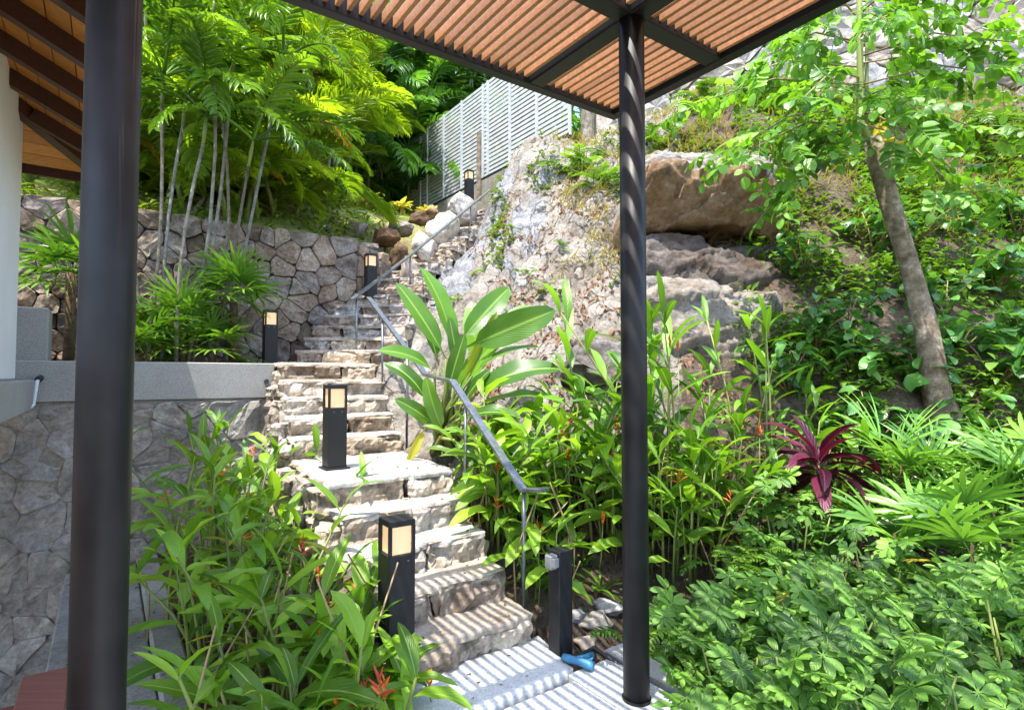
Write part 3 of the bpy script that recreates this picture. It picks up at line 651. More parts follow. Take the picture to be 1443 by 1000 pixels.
# ------------------------------------------------------------------ pergola
H = EYE+1.72
pg = thing('pergola', W(0, 0, 0), 'black steel pergola with close timber slats on round posts', 'pergola')
for a, b, rr in ((0, 0, .061), (-2.05, 0, .065), (-2.05, -2.6, .061), (0, -2.6, .061)):
    po = part('post', tube([W(a, b, .0), W(a, b, H)], rr, 40), 'post_paint', pg, True)
    for f in po.data.polygons:
        if len(f.vertices) > 4: f.use_smooth = False
    part('base_ring', tube([W(a, b, .001), W(a, b, .012)], rr+.006, 32), 'black_metal', pg)
A0, A1, B0, B1 = -2.76, .71, -3.2, .82; bw, bh = .065, .11
part('beam', bevelled(boxab(A0, A1, B1-bw, B1, H, H+bh), .004), 'black_metal', pg)
part('beam', bevelled(boxab(A0, A1, B0, B0+bw, H, H+bh), .004), 'black_metal', pg)
part('beam', bevelled(boxab(A1-bw, A1, B0+bw+.001, B1-bw-.001, H, H+bh), .004), 'black_metal', pg)
part('beam', bevelled(boxab(A0, A0+bw, B0+bw+.001, B1-bw-.001, H, H+bh), .004), 'black_metal', pg)
for a in (0, -2.05): part('beam', bevelled(boxab(a-.05, a+.05, B0+bw+.001, B1-bw-.001, H+.002, H+bh-.002), .004), 'black_metal', pg)
for b in (0, -2.6):
    for a0, a1 in ((A0+bw, -2.101), (-1.999, -.051), (.051, A1-bw)): part('beam', bevelled(boxab(a0+.001, a1-.001, b-.05, b+.05, H+.004, H+bh-.004), .004), 'black_metal', pg)
a = A0+bw+.04; sl = None
while a < A1-bw-.02:
    if min(abs(a), abs(a+2.05)) > .066:
        for b0, b1 in ((B0+bw, -2.651), (-2.549, -.051), (.051, B1-bw)):
            part('slat', boxab(a-.0105, a+.0105, b0+.002, b1-.002, H+.03, H+.085), 'slatwood', pg)
    a += .0585
    
# ------------------------------------------------------------------ bollard lights
def ring(c, hw, z): return [c+AX*sx*hw+BX*sy*hw+Zv*z for sx, sy in ((-1, -1), (1, -1), (1, 1), (-1, 1))]
def bollard(c, label, hgt=.62, wd=.14):
    c = Vector(c); t_ = thing('bollard_light', c, label, 'bollard light', 'black bollard lights along the stairs'); h = wd/2; Hl = hgt-.17
    q = lambda hw, z0, z1: bevelled(hexa(ring(c, hw, z0)+ring(c, hw, z1)), .003)
    part('base_plate', q(h+.022, 0, .012), 'black_metal', t_); part('body', q(h, .0125, Hl), 'black_metal', t_)
    part('cap', q(h, hgt-.03, hgt), 'black_metal', t_); part('diffuser', q(h-.016, Hl+.001, hgt-.031), 'lamp_glass', t_)
    for sx, sy in ((-1, -1), (1, -1), (1, 1), (-1, 1)):
        cc = c+(AX*sx+BX*sy)*(h-.008); part('corner_post', hexa(ring(cc, .008, Hl+.0005)+ring(cc, .008, hgt-.0305)), 'black_metal', t_)
    for k in (-1, 1):
        cc = c-BX*(h+.001)+AX*k*.03+Zv*(Hl-.03); part('screw', tube([cc, cc-BX*.004], .005, 8), 'steel', t_)
b1 = pix(558, 897, 2.93); bollard((b1.x, b1.y, STEP+.003), 'black bollard light on the lowest stone step, lamp glowing')
b2 = pix(471, 658, 4.3); bollard((b2.x, b2.y, STEP*5+.003), 'black bollard light on the broad sunlit stone landing')
b3 = pix(380, 510, 6.6); bollard((b3.x, b3.y, 1.60), 'black bollard light behind the concrete wall in the planting bed', .66)
b4 = pix(522, 420, 7.9); bollard((b4.x, b4.y, 2.57), 'black bollard light against the end of the stone wall')
b5 = pix(661, 283, 11.0); bollard((b5.x, b5.y, b5.z-.03), 'black bollard light at the lawn edge before the fence')
c = pix(790, 913, 3.17); c.z = -.02
pd = thing('power_pedestal', c, 'slim black power pedestal with grey socket box beside the lowest step', 'pedestal')
part('column', bevelled(hexa(ring(c, .047, 0)+ring(c, .047, .58)), .003), 'black_metal', pd)
cs = c-AX*.074+BX*-.012
bx_ = part('socket_box', bevelled(hexa(ring(cs, .026, .49)+ring(cs, .026, .565)), .006), 'grey_plastic', pd)
part('socket_lid', bevelled(hexa(ring(cs-BX*.028, .018, .505)+ring(cs-BX*.028, .018, .553)), .003), 'grey_plastic', pd)

# ------------------------------------------------------------------ handrails
def rail(label, pts, posts, base):
    t_ = thing('handrail', base, label, 'handrail')
    for p, q in zip(pts, pts[1:]):
        d = (Vector(q)-Vector(p)).normalized()*.012; part('rail', bevelled(bar(Vector(p)-d, Vector(q)+d, .055, .024), .003), 'steel', t_)
    for p, z0 in posts: part('post', tube([(p[0], p[1], z0), (p[0], p[1], p[2]-.012)], .013, 8), 'steel', t_, True)
R1 = [pix(768, 690, 3.42), pix(738, 690, 3.5), pix(638, 537, 4.42), pix(600, 528, 5.3), pix(520, 420, 6.5)]
lp = lambda p, q, s: tuple(Vector(p).lerp(Vector(q), s))
rail('flat galvanised handrail down the right side of the lower stairs', R1, [(R1[1], 0.0), (lp(R1[1], R1[2], .78), .45), (lp(R1[3], R1[4], .28), .75), (lp(R1[3], R1[4], .72), 1.2)], (R1[1].x, R1[1].y, .1))
R2 = [pix(497, 421, 6.5), pix(575, 362, 8.2), pix(690, 268, 11.5)]
rail('flat galvanised handrail climbing beside the upper stone steps', R2, [(lp(R2[0], R2[1], .06), 1.64), (lp(R2[1], R2[2], .02), 2.6), (lp(R2[1], R2[2], .7), 3.9)], (R2[0].x, R2[0].y, 1.64))

# ------------------------------------------------------------------ slatted fence on the upper level
f0 = Vector((xat(806, 10.3), 10.3, 0)); f1 = f0+BX*7.2; FZ0, FZ1 = 5.93, 8.05
fe = thing('slatted_fence', f0+Zv*FZ0, 'pale grey fence of horizontal slats above the rock', 'fence')
nS = 23
for k in range(nS):
    z = FZ0+.05+k*(FZ1-FZ0-.06)/(nS-1); part('slat', bar(f0+Zv*z, f1+Zv*z, .018, .058), 'fence_paint', fe)
for s in (0.0, .98, 1.9, 2.75, 2.95, 3.9, 4.8, 5.7, 6.1, 7.2):
    p = f0+BX*s-AX*.032; part('post', hexa([q+Zv*(FZ0-.05) for q in (p-AX*.02-BX*.025, p+AX*.02-BX*.025, p+AX*.02+BX*.025, p-AX*.02+BX*.025)]+[q+Zv*(FZ1+.01) for q in (p-AX*.02-BX*.025, p+AX*.02-BX*.025, p+AX*.02+BX*.025, p-AX*.02+BX*.025)]), 'fence_paint', fe)
part('bottom_rail', bar(f0+Zv*(FZ0-.05)-AX*.03, f1+Zv*(FZ0-.05)-AX*.03, .05, .09), 'black_metal', fe)
part('plinth', bar(f0+Zv*(FZ0-.75)+BX*.05, f1+Zv*(FZ0-.75), .22, 1.3), 'mortar_grey', fe)
wp = pix(675, 255, 11.6); solid('timber_post', tube([wp-Zv*.4, wp+Zv*.5, wp+Zv*1.0], [.055, .052, .05], 10), 'bark', wp-Zv*.4, 'weathered grey timber post standing before the slatted fence', 'post')
wp = pix(828, 190, 10.6); solid('timber_post', tube([wp-Zv*.6, wp+Zv*.6, wp+Zv*1.6], [.13, .12, .11], 12), 'bark', wp-Zv*.6, 'thick brown trunk post at the end of the slatted fence', 'post')

# ------------------------------------------------------------------ rocks
def rock(c, rad, seed, mat, label, amp=.22, rot=0, sub=4, group=None):
    return solid('boulder', boulder(c, rad, seed, sub, amp, rot), mat, Vector(c)-Zv*rad[2]*.8, label, 'boulder', group, smooth=True)
oc = thing('rock_outcrop', pix(1000, 400, 6.6)-Zv*.4, 'broad brown rock overhang with pale cap and grey rock beneath', 'rock')
PRO = [('cap_rock', 'rock', [(8.5, 4.75), (7.7, 4.35), (7.1, 4.06), (6.78, 3.88)]), ('overhang_face', 'rockbrown', [(6.78, 3.88), (6.72, 3.72), (6.86, 3.45), (7.02, 3.27), (7.6, 3.2)]),
       ('grey_rock', 'rockgrey', [(7.6, 3.2), (7.05, 3.12), (6.92, 2.98), (6.8, 2.72), (6.72, 2.56)]), ('ledge', 'rock', [(6.72, 2.56), (6.4, 2.52), (6.12, 2.40), (6.02, 2.15), (5.9, 1.75), (5.95, 1.3)])]
NC = 84
def outcrop(px, d, z, k):
    u = (px-885)/(1150-885); end = max(0, (.10-u)/.10)+max(0, (u-.74)/.26); x = xat(px, d)
    lip = (.20*math.sin(u*3.0)+.05*math.sin(u*11)-.16*u)*max(0, min(1, (z-3.0)/.4))+.10*math.sin(u*4+1)*max(0, min(1, (3.2-z)/.3))
    p = Vector((x, d+end*end*.8, z+lip*(1 if d < 7.4 else .5)-end*end*.35)); q = Vector((x*.85, p.y*1.1, p.z*2.3))
    f, pp = noise.voronoi(q*1.5); cv = noise.cell_vector(pp[0]*5.1+Vector((.5, .5, .5)))
    h = (cv.x-.5)*.20 + noise.fractal(q*2.2, 1, 2, 4)*.10 + noise.fractal(q*7, .9, 2, 4)*.045 - max(0, .07-(f[1]-f[0]))*1.1
    return p+Vector((h*.15, -h*.8, h*.55))
for k, (nm, mt, pr) in enumerate(PRO):
    rows = []
    for (d0, z0), (d1, z1) in zip(pr, pr[1:]):
        n = max(3, int(math.hypot(d1-d0, z1-z0)/.035)); rows += [(d0+(d1-d0)*j/n, z0+(z1-z0)*j/n) for j in range(n)]
    rows.append(pr[-1]); V = [outcrop(885+265*i/NC, d, z, k//1) for d, z in rows for i in range(NC+1)]; m_ = NC+1
    part(nm, (V, [((j+1)*m_+i, (j+1)*m_+i+1, j*m_+i+1, j*m_+i) for j in range(len(rows)-1) for i in range(NC)]), mt, oc, True)
rock(pix(845, 520, 5.85), (.5, .42, .36), 13, 'rockgrey', 'lichen-grey rock behind the ginger plants', .2, .1, 5)
for k, (px, py, d, rad) in enumerate([(577, 392, 8.7, (.17, .34, .34)), (598, 350, 9.3, (.2, .42, .3)), (622, 322, 10.0, (.24, .5, .28)), (648, 296, 10.8, (.24, .5, .26))]):
    rock(pix(px, py, d), rad, 30+k, 'rockwhite', 'smooth whitewashed rock edging the upper steps', .12, -.35, 4, 'white rocks edging the upper steps')
for k, (px, py, d, s) in enumerate([(515, 352, 8.8, .2), (545, 335, 9.2, .24), (568, 322, 9.6, .2), (590, 308, 10.2, .17), (532, 375, 8.6, .17), (560, 362, 8.9, .19), (500, 325, 9.2, .17), (610, 300, 10.7, .15)]):
    rock(pix(px, py, d), (s*1.2, s, s*.8), 50+k, 'rockbrown' if k % 2 else 'rock', 'brown rock tumbled along the lawn bank above the wall end', .3, k, 3, 'rocks of the lawn bank')
for k, (px, py, d, s) in enumerate([(842, 872, 3.6, .085), (868, 905, 3.35, .07), (826, 900, 3.45, .06), (858, 845, 3.75, .08), (812, 868, 3.6, .06), (945, 905, 3.3, .09), (925, 880, 3.5, .07)]):
    q = pix(px, py, d); rock((q.x, q.y, ground(q.x, q.y)+s*.35), (s*1.3, s, s*.75), 70+k, 'palestone', 'small grey stone on the soil near the right-hand post', .3, k, 3, 'stones beside the post')
# concrete drain kerb by the post
solid('drain_kerb', bevelled(boxab(.2, .34, -.75, .42, -.16, .015), .008), 'concrete', W(.27, 0, -.1), 'narrow concrete drain kerb behind the right-hand post', 'kerb')
# hose gun
hg = pix(815, 935, 3.02); hg.z = .03
hz = thing('hose_nozzle', hg, 'blue plastic hose gun lying on the slab edge beside the pedestal', 'hose nozzle')
e = Vector((.83, -.55, 0)); e2 = Vector((.7, .7, 0))
part('barrel', tube([hg-e*.09, hg-e*.05, hg, hg+e*.06, hg+e*.085], [.018, .022, .018, .024, .02], 12), 'blue_plastic', hz, True)
part('handle', tube([hg-e*.03, hg+e2*.05+Zv*.005, hg+e2*.12-Zv*.008], [.016, .015, .018], 10), 'blue_plastic', hz, True)
part('trigger', tube([hg+e*.02+e2*.02, hg+e2*.06+e*.035, hg+e2*.1+e*.02], .006, 6), 'blue_plastic', hz, True)
solid('garden_hose', tube([pix(828, 930, 3.1)*1, W(.02, .42, .03), W(.14, .44, .03), W(.19, .25, -.02), W(.19, -.2, -.08), W(.19, -.7, -.1)], .012, 8), 'dark_plastic', W(.1, .42, 0), 'black garden hose running behind the round post', 'hose', smooth=True)
# timber bench end, low at the left
bb = pix(62, 985, 2.35)
bn = thing('wooden_bench', (bb.x-.2, bb.y-.2, -.14), 'reddish brown timber bench end low beside the black post', 'bench')
tp = pix(70, 944, 2.36)
def plank(o, l, w0, w1, z0, z1): return bevelled(hexa([o-BX*l+AX*w0+Zv*z0, o-BX*l+AX*w1+Zv*z0, o+AX*w1+Zv*z0, o+AX*w0+Zv*z0, o-BX*l+AX*w0+Zv*z1, o-BX*l+AX*w1+Zv*z1, o+AX*w1+Zv*z1, o+AX*w0+Zv*z1]), .004)
part('seat_plank', plank(tp, 1.4, -.085, .065, -.04, 0), 'redboard', bn)
part('leg', plank(tp-BX*.14, .07, -.20, .03, -tp.z-.001, -.041), 'redboard', bn)
part('leg', plank(tp-BX*1.2, .07, -.20, .03, -tp.z-.001, -.041), 'redboard', bn)
# spotlights
def spot(p, aim, label):
    p = Vector(p); aim = Vector(aim).normalized(); t_ = thing('garden_spotlight', p, label, 'spotlight')
    part('stake', tube([p, p+Zv*.12], .008, 6), 'dark_plastic', t_); q = p+Zv*.15
    part('housing', tube([q-aim*.06, q-aim*.05, q+aim*.06], [.022, .033, .036], 14), 'dark_plastic', t_, True); part('lens', tube([q+aim*.0605, q+aim*.063], .028, 12), 'grey_plastic', t_)
q = W(-1.03, 1.85, .42); spot(q, (.1, .2, -1), 'small black spotlight on the flank of the stone landing')
q = pix(453, 320, 8.2); spot((q.x, q.y+.25, terr(q.x, q.y+.25)), (-.3, -.6, .6), 'small dark spotlight at the top of the stone wall')
# ------------------------------------------------------------------ plants: shared leaf meshes
def variants(name, mat, n, fn): return [gmesh(name, fn(i), mat) for i in range(n)]
def chordal(g):
    "turn a bent leaf so that its tip lies on +Y at distance 1"
    n5 = 5; e = Vector(g[0][-3]); a = math.atan2(e.z, e.y); M = Matrix.Scale(1/e.length, 4) @ Matrix.Rotation(-a, 4, 'X'); return xf(g, M)
LV = random.Random(11)
HELI = variants('heliconia_leaf', 'heli', 5, lambda i: leafgeo(.42, .095+.012*(i % 3), .55+.22*i, .28, 9, .8, .1, .03*i, .62, .1*i))
HELI_Y = variants('yellow_leaf', 'heli_yellow', 2, lambda i: leafgeo(.36, .07, .9, .3, 7, .8, .12, .04, .62))
GING = variants('ginger_leaf', 'ginger', 5, lambda i: leafgeo(.46, .072+.01*(i % 3), .5+.25*i, .25, 9, .85, .06, .04, .6, .12*i))
BANA = variants('big_leaf', 'banana', 4, lambda i: chordal(leafgeo(1, .25+.02*i, .35+.3*i, .22, 14, .85, .16, .04, .5, .1*(i-1), .022, cross=(-1, -.66, -.33, 0, .33, .66, 1)))) if False else None
def chord7(g):
    e = Vector(g[0][-4]); a = math.atan2(e.z, e.y); return xf(g, Matrix.Scale(1/e.length, 4) @ Matrix.Rotation(-a, 4, 'X'))
C7 = (-1, -.66, -.33, 0, .33, .66, 1)
BANA = variants('big_leaf', 'banana', 4, lambda i: chord7(leafgeo(1, .26+.02*i, .35+.3*i, .22, 14, .85, .14, .035, .5, .1*(i-1), .022, cross=C7)))
BANA_Y = variants('yellow_big_leaf', 'heli_yellow', 1, lambda i: chord7(leafgeo(1, .22, .5, .35, 12, .85, .16, .05, .5, .1, .022, cross=C7)))
SCHEF = variants('umbrella_leaf', 'schef', 6, lambda i: rosette(7+i % 3, .09, .036, i))
SCHEF_Y = variants('yellow_umbrella_leaf', 'treeleaf_yellow', 1, lambda i: rosette(8, .09, .034, 3))
RHAP = variants('fan_leaf', 'rhapis', 4, lambda i: palmate(9+i % 3, .36, .036, 2.5, .55, .2, i, .05))
SPIK = variants('spiky_leaf', 'rhapis', 3, lambda i: palmate(8+i, .46, .027, 2.2, .35, .14, 20+i, .1))
FANL = variants('fan_leaf', 'fan', 4, lambda i: palmate(13+i, .42, .036, 4.2, .5, .3, 40+i, .1))
MACA = variants('frond', 'macarthur', 5, lambda i: frond(1.35, 19, .36, .042, .9+.2*i, .2, .7, .26, .72, i))
AREC = variants('frond', 'areca', 4, lambda i: frond(2.2, 42, .56, .024, 1.15+.2*i, .42, .75, .2, .8, 10+i))
AREC_D = variants('dry_frond', 'areca_dry', 2, lambda i: frond(2.0, 36, .52, .03, 1.7+.2*i, .3, .9, .2, .8, 20+i))
DARK = variants('frond', 'darkpalm', 4, lambda i: frond(2.6, 34, .66, .045, 1.2+.2*i, .3, .9, .2, .8, 30+i))
TREE = variants('compound_leaf', 'treeleaf', 5, lambda i: pinnate(3+i % 3, .34, .125, .08, i))
TREE_Y = variants('yellow_compound_leaf', 'treeleaf_yellow', 1, lambda i: pinnate(4, .34, .13, .06, 9))
BROAD = variants('broad_leaf', 'broad', 4, lambda i: leafgeo(.21, .095+.01*i, .5+.2*i, .2, 7, .72, .14, .03, .55, 0, .007))
CORD = variants('cordyline_leaf', 'cordy', 4, lambda i: leafgeo(.40, .088, .7+.3*i, .32, 9, .8, .12, .04, .6, .1*i))
CROT = variants('croton_leaf', 'croton', 3, lambda i: leafgeo(.30, .10, .6+.2*i, .2, 6, .7, .1, .03, .55))
FERN = variants('fern_frond', 'cover', 3, lambda i: frond(.42, 12, .10, .025, 1.0+.2*i, .1, .4, .15, .5, 60+i))
def hang(me, name, parent, mtx): return link(name, me, parent, mtx)

def spread(r, n, rad):
    for k in range(n):
        q = math.sqrt((k+.5)/n)*rad; t_ = k*2.4+r.uniform(-.4, .4); yield Vector((math.cos(t_)*q, math.sin(t_)*q, 0))
def cane_clump(name, base, n, rad, hmin, hmax, leaves, lname, label, cat, group=None, seed=0, nl=(4, 6), ls=(.8, 1.15), lean=.22, el=(.35, 1.15), flowers=0, stalkmat='stalk', dry=0, fl_mat='orange_bract', zf=None, leanbias=(0, 0), lowest=.3):
    r = random.Random(seed); base = Vector(base); t_ = thing(name, base, label, cat, group)
    for k, off in enumerate(spread(r, n, rad)):
        h = r.uniform(hmin, hmax); dx, dy = r.gauss(0, lean)+leanbias[0]+off.x*.35, r.gauss(0, lean)+leanbias[1]+off.y*.35
        z0 = (zf(base.x+off.x, base.y+off.y)-base.z) if zf else 0
        pts = [Vector((off.x+dx*h*s*s, off.y+dy*h*s*s, z0-.03+h*s)) for s in (0, .33, .66, 1)]
        link('stem', mesh('stem', *tube(pts, [.011, .010, .008, .005], 6), stalkmat, True), t_)
        plane = r.uniform(0, 6.28); m_ = r.randint(*nl)
        for j in range(m_):
            s = lowest+(1-lowest)*(j+.6)/m_; f = min(2.999, s*3); i = int(f); p = pts[i].lerp(pts[i+1], f-i)
            az = plane+(math.pi if j % 2 else 0)+r.gauss(0, .35); e_ = el[0]+(el[1]-el[0])*s+r.gauss(0, .14)
            hang(r.choice(leaves), lname, t_, orient(az, e_, r.gauss(0, .3), r.uniform(*ls)*(1.0 if s < .9 else .85), p))
        hang(r.choice(leaves), lname, t_, orient(plane+r.gauss(0, .5), r.uniform(1.1, 1.4), r.gauss(0, .5), r.uniform(*ls)*.8, pts[3]-Vector((0, 0, .02))))
    for k in range(flowers):
        off = Vector((r.uniform(-rad, rad), r.uniform(-rad, rad), 0)); h = r.uniform(hmin*.7, hmax*.85); z0 = (zf(base.x+off.x, base.y+off.y)-base.z) if zf else 0
        top = off+Vector((r.gauss(0, .05), r.gauss(0, .05), z0+h))
        fs = link('flower_stalk', mesh('flower_stalk', *tube([off+Vector((0, 0, z0)), (off+Vector((0, 0, z0))).lerp(top, .5)+Vector((.01, 0, 0)), top], .0035, 5), 'stalk', True), t_)
        pl = r.uniform(0, 6.28); bm_ = BRACT[0] if r.random() < .7 else BRACT[1]
        for j in range(5): link('bract', bm_, fs, orient(pl+(math.pi if j % 2 else 0)+r.gauss(0, .2), .25+.22*j, 0, r.uniform(.8, 1.2)*(1-.09*j), top+Vector((0, 0, .014*j))))
    for k in range(dry):
        off = Vector((r.uniform(-rad, rad)*1.3, r.uniform(-rad, rad)*1.3, 0)); z0 = (zf(base.x+off.x, base.y+off.y)-base.z) if zf else 0; h = r.uniform(.3, .8)
        link('dry_stalk', mesh('dry_stalk', *tube([off+Vector((0, 0, z0-.03)), off+Vector((r.gauss(0, .05), r.gauss(0, .05), z0+h*.5)), off+Vector((r.gauss(0, .12), r.gauss(0, .12), z0+h))], [.007, .006, .004], 5), 'drystalk', True), t_)
    return t_
BRACT = [gmesh('bract', leafgeo(.085, .026, -.3, .7, 5, .6, 0, 0, .7, cross=(-1, 0, 1)), m_) for m_ in ('orange_bract', 'red_bract')]

# left bed: heliconias
HL = [((-1.42, .62), 10, .30, .35, .62, 'leafy heliconia clump beside the kerb and lowest steps'), ((-1.15, .98), 9, .26, .4, .7, 'heliconia clump with orange flowers against the lowest stone steps'),
      ((-1.42, 1.4), 10, .28, .6, .95, 'heliconia clump leaning over the grey path'), ((-1.2, 1.95), 8, .24, .6, .98, 'heliconia clump beside the flank of the landing'),
      ((-1.45, 2.4), 9, .26, .75, 1.12, 'heliconia clump arching toward the black pergola post'), ((-1.12, 3.1), 8, .24, .7, 1.12, 'heliconia clump standing near the retaining wall corner')]
for k, ((a, b), n, rad, h0, h1, lab) in enumerate(HL):
    cane_clump('heliconia', W(a, b, -.12), n+4, rad, h0, h1, HELI*3+GING*2+HELI_Y[:1], 'leaf', lab, 'plant', 'heliconias in the left bed', 100+k, (4, 6), (.55, 1.0), .2, (.25, 1.05), 4, dry=5)
cane_clump('heliconia', W(-1.05, .48, -.12), 8, .2, .22, .48, HELI, 'leaf', 'low broad-leaved heliconia at the edge of the floor slab', 'plant', 'heliconias in the left bed', 121, (4, 6), (.7, 1.0), .22, (.2, 1.0), 2)
cane_clump('torch_ginger', W(-1.3, 3.75, -.12), 4, .12, 1.0, 1.3, GING, 'leaf', 'upright pale ginger in the corner below the concrete band', 'plant', None, 131, (5, 7), (.6, .8), .1, (.7, 1.25))

# the big-leaved plant by the landing
ft = W(.42, 2.62); ft.z = ground(ft.x, ft.y)-.03
bp = thing('giant_leaf_plant', ft, 'large plant with broad paddle leaves beside the stone landing', 'plant')
BL = [((640, 505), (592, 376), 5.1, 5.2, 1), ((628, 505), (558, 398), 5.0, 5.0, 0), ((612, 525), (533, 494), 4.9, 4.6, 2), ((612, 600), (556, 562), 4.8, 4.6, 2), ((645, 485), (718, 405), 5.2, 5.5, 1),
      ((655, 490), (783, 437), 5.0, 5.0, 2), ((660, 515), (747, 430), 5.2, 5.4, 1), ((665, 530), (763, 490), 4.9, 4.9, 2), ((655, 585), (796, 568), 4.7, 4.45, 2), ((670, 605), (782, 640), 4.6, 4.35, 2),
      ((645, 520), (633, 446), 4.9, 4.85, 0), ((650, 575), (692, 520), 4.8, 4.7, 1), ((618, 515), (588, 428), 5.2, 5.3, 0), ((676, 520), (664, 425), 5.3, 5.5, 1), ((602, 570), (541, 512), 5.0, 5.0, 3),
      ((640, 560), (712, 470), 5.1, 5.0, 1), ((660, 640), (742, 678), 4.5, 4.3, 2), ((630, 555), (655, 470), 4.75, 4.7, 0), ((625, 610), (600, 530), 4.75, 4.65, 1), ((645, 600), (735, 590), 4.55, 4.3, 3), ((650, 540), (700, 440), 5.0, 5.1, 0)]
BL += [((600, 600), (572, 655), 4.85, 4.75, 3), ((640, 620), (690, 665), 4.5, 4.35, 3), ((668, 560), (790, 520), 4.75, 4.6, 3)]
for k, (p, q, d0, d1, vi) in enumerate(BL):
    p3, q3 = pix(*p, d0)-ft, pix(*q, d1)-ft; off = Vector((LV.uniform(-.13, .13), LV.uniform(-.13, .13), 0))
    link('stem', mesh('stem', *tube([off, off.lerp(p3, .4)+Vector((0, 0, .1)), p3], [.022, .016, .010], 7), 'stalk', True), bp)
    link('leaf', BANA[vi] if k not in (20, 21) else BANA_Y[0], bp, toward(p3, q3, None, LV.uniform(-.7, .7)))

# gingers and heliconias on the right of the stairs
GC = [(930, 4.6, 9, .2, 1.45, 2.05, GING, 'tall ginger clump behind the round pergola post', 1.15, 2), (828, 4.65, 11, .26, .7, 1.1, GING, 'ginger clump in front of the lichen-grey rock', .95, 1), (995, 4.5, 9, .24, .8, 1.3, GING, 'ginger clump below the pale rock ledge', .95, 2),
      (1075, 4.65, 5, .2, 1.2, 1.75, GING, 'thin tall ginger canes left of the leaning tree', .9, 1), (880, 4.25, 10, .26, .45, .9, HELI, 'bushy heliconia behind the power pedestal and post', .95, 3), (775, 4.45, 9, .22, .5, .9, HELI, 'heliconia clump right of the handrail end', .95, 3),
      (712, 4.12, 8, .17, .45, .75, HELI, 'drooping heliconia under the foot of the handrail', 1.0, 3), (965, 4.05, 10, .24, .5, .95, HELI, 'heliconia clump between the post and the purple plant', .9, 3), (1040, 4.2, 9, .22, .55, .95, GING, 'ginger clump with red flowers left of the purple plant', .85, 2), (900, 4.75, 7, .3, .6, 1.0, GING, 'ginger undergrowth at the foot of the rock', .8, 0), (1130, 4.75, 6, .25, .5, .9, GING, 'ginger at the foot of the earth bank behind the purple plant', .85, 1)]
for k, (px, d, n, rad, h0, h1, lv, lab, sc_, nf) in enumerate(GC):
    x = xat(px, d); cane_clump('ginger_plant' if lv is GING else 'heliconia', (x, d, ground(x, d)-.02), n, rad, h0, h1, lv, 'leaf', lab, 'plant', 'gingers and heliconias right of the stairs', 200+k, (5, 7), (.75*sc_, 1.1*sc_), .13, (.3, 1.2), nf, dry=7, zf=ground)
for k, (a, b, n, h0, h1, lab) in enumerate([(.30, 1.45, 7, .5, .8, 'heliconia crowding the edge of the lower steps under the rail'), (.42, 1.95, 7, .5, .85, 'heliconia between the giant-leaved plant and the rail foot'), (.28, 1.0, 5, .3, .55, 'small heliconia behind the handrail post by the second step'), (.62, 1.5, 7, .45, .8, 'heliconia filling the bed behind the rail foot')]):
    q = W(a, b); cane_clump('heliconia', (q.x, q.y, ground(q.x, q.y)-.02), n, .16, h0, h1, HELI, 'leaf', lab, 'plant', 'gingers and heliconias right of the stairs', 260+k, (4, 6), (.7, 1.0), .2, (.0, .9), 2, dry=5, zf=ground, leanbias=(-.12, -.1))
for k, (px, d, sc_, lab) in enumerate([(842, 3.95, .8, 'strappy seedling on the soil behind the power pedestal'), (765, 3.75, .6, 'low weed beside the end of the second step'), (905, 3.7, .7, 'strappy seedling right behind the round post'), (950, 3.45, .8, 'low strappy plant between post and umbrella shrubs'), (1000, 3.6, .8, 'low grassy plant at the left edge of the umbrella shrubs'), (820, 4.2, .7, 'grassy seedling under the bushy heliconia')]):
    r = random.Random(270+k); x = xat(px, d); t_ = thing('seedling', (x, d, ground(x, d)), lab, 'plant', 'seedlings on the soil')
    for j in range(12): hang(r.choice(GING), 'leaf', t_, orient(j*2.4, r.uniform(.3, 1.3), r.gauss(0, .2), sc_*r.uniform(.4, .75), (r.gauss(0, .02), r.gauss(0, .02), 0)))
for k, (px, d, h, lab) in enumerate([(985, 3.15, .3, 'fine-leaved bright bush at the left end of the shrub bed'), (1020, 2.95, .34, 'fine-leaved bush beside the drain kerb'), (1050, 3.55, .4, 'feathery bush between gingers and umbrella shrubs')]):
    r = random.Random(280+k); x = xat(px, d); t_ = thing('feathery_bush', (x, d, ground(x, d)), lab, 'shrub', 'fine-leaved bushes')
    for j in range(60): hang(r.choice(FERN), 'frond', t_, orient(r.uniform(0, 6.28), r.uniform(-.2, 1.1), r.gauss(0, .3), r.uniform(.35, .7), (r.gauss(0, .12), r.gauss(0, .12), h*r.random())))
# purple cordyline
x, y = xat(1150, 4.15), 4.15; g0 = ground(x, y)
cy = thing('cordyline', (x, y, g0), 'purple-red cordyline with long strap leaves before the bank', 'plant'); hh = 1.5-125/809*4.15-g0
link('stem', mesh('stem', *tube([(0, 0, -.03), (.02, .01, hh*.5), (0, 0, hh+.04)], [.016, .014, .012], 7), 'drystalk', True), cy)
for k in range(30): hang(CORD[k % 4], 'leaf', cy, orient(k*2.4+LV.uniform(-.35, .35), 1.05-1.15*(k/30)+LV.uniform(-.1, .1) if k > 3 else 1.3, LV.uniform(-.3, .3), LV.uniform(1.0, 1.35), (0, 0, hh+.03-.10*k/30)))
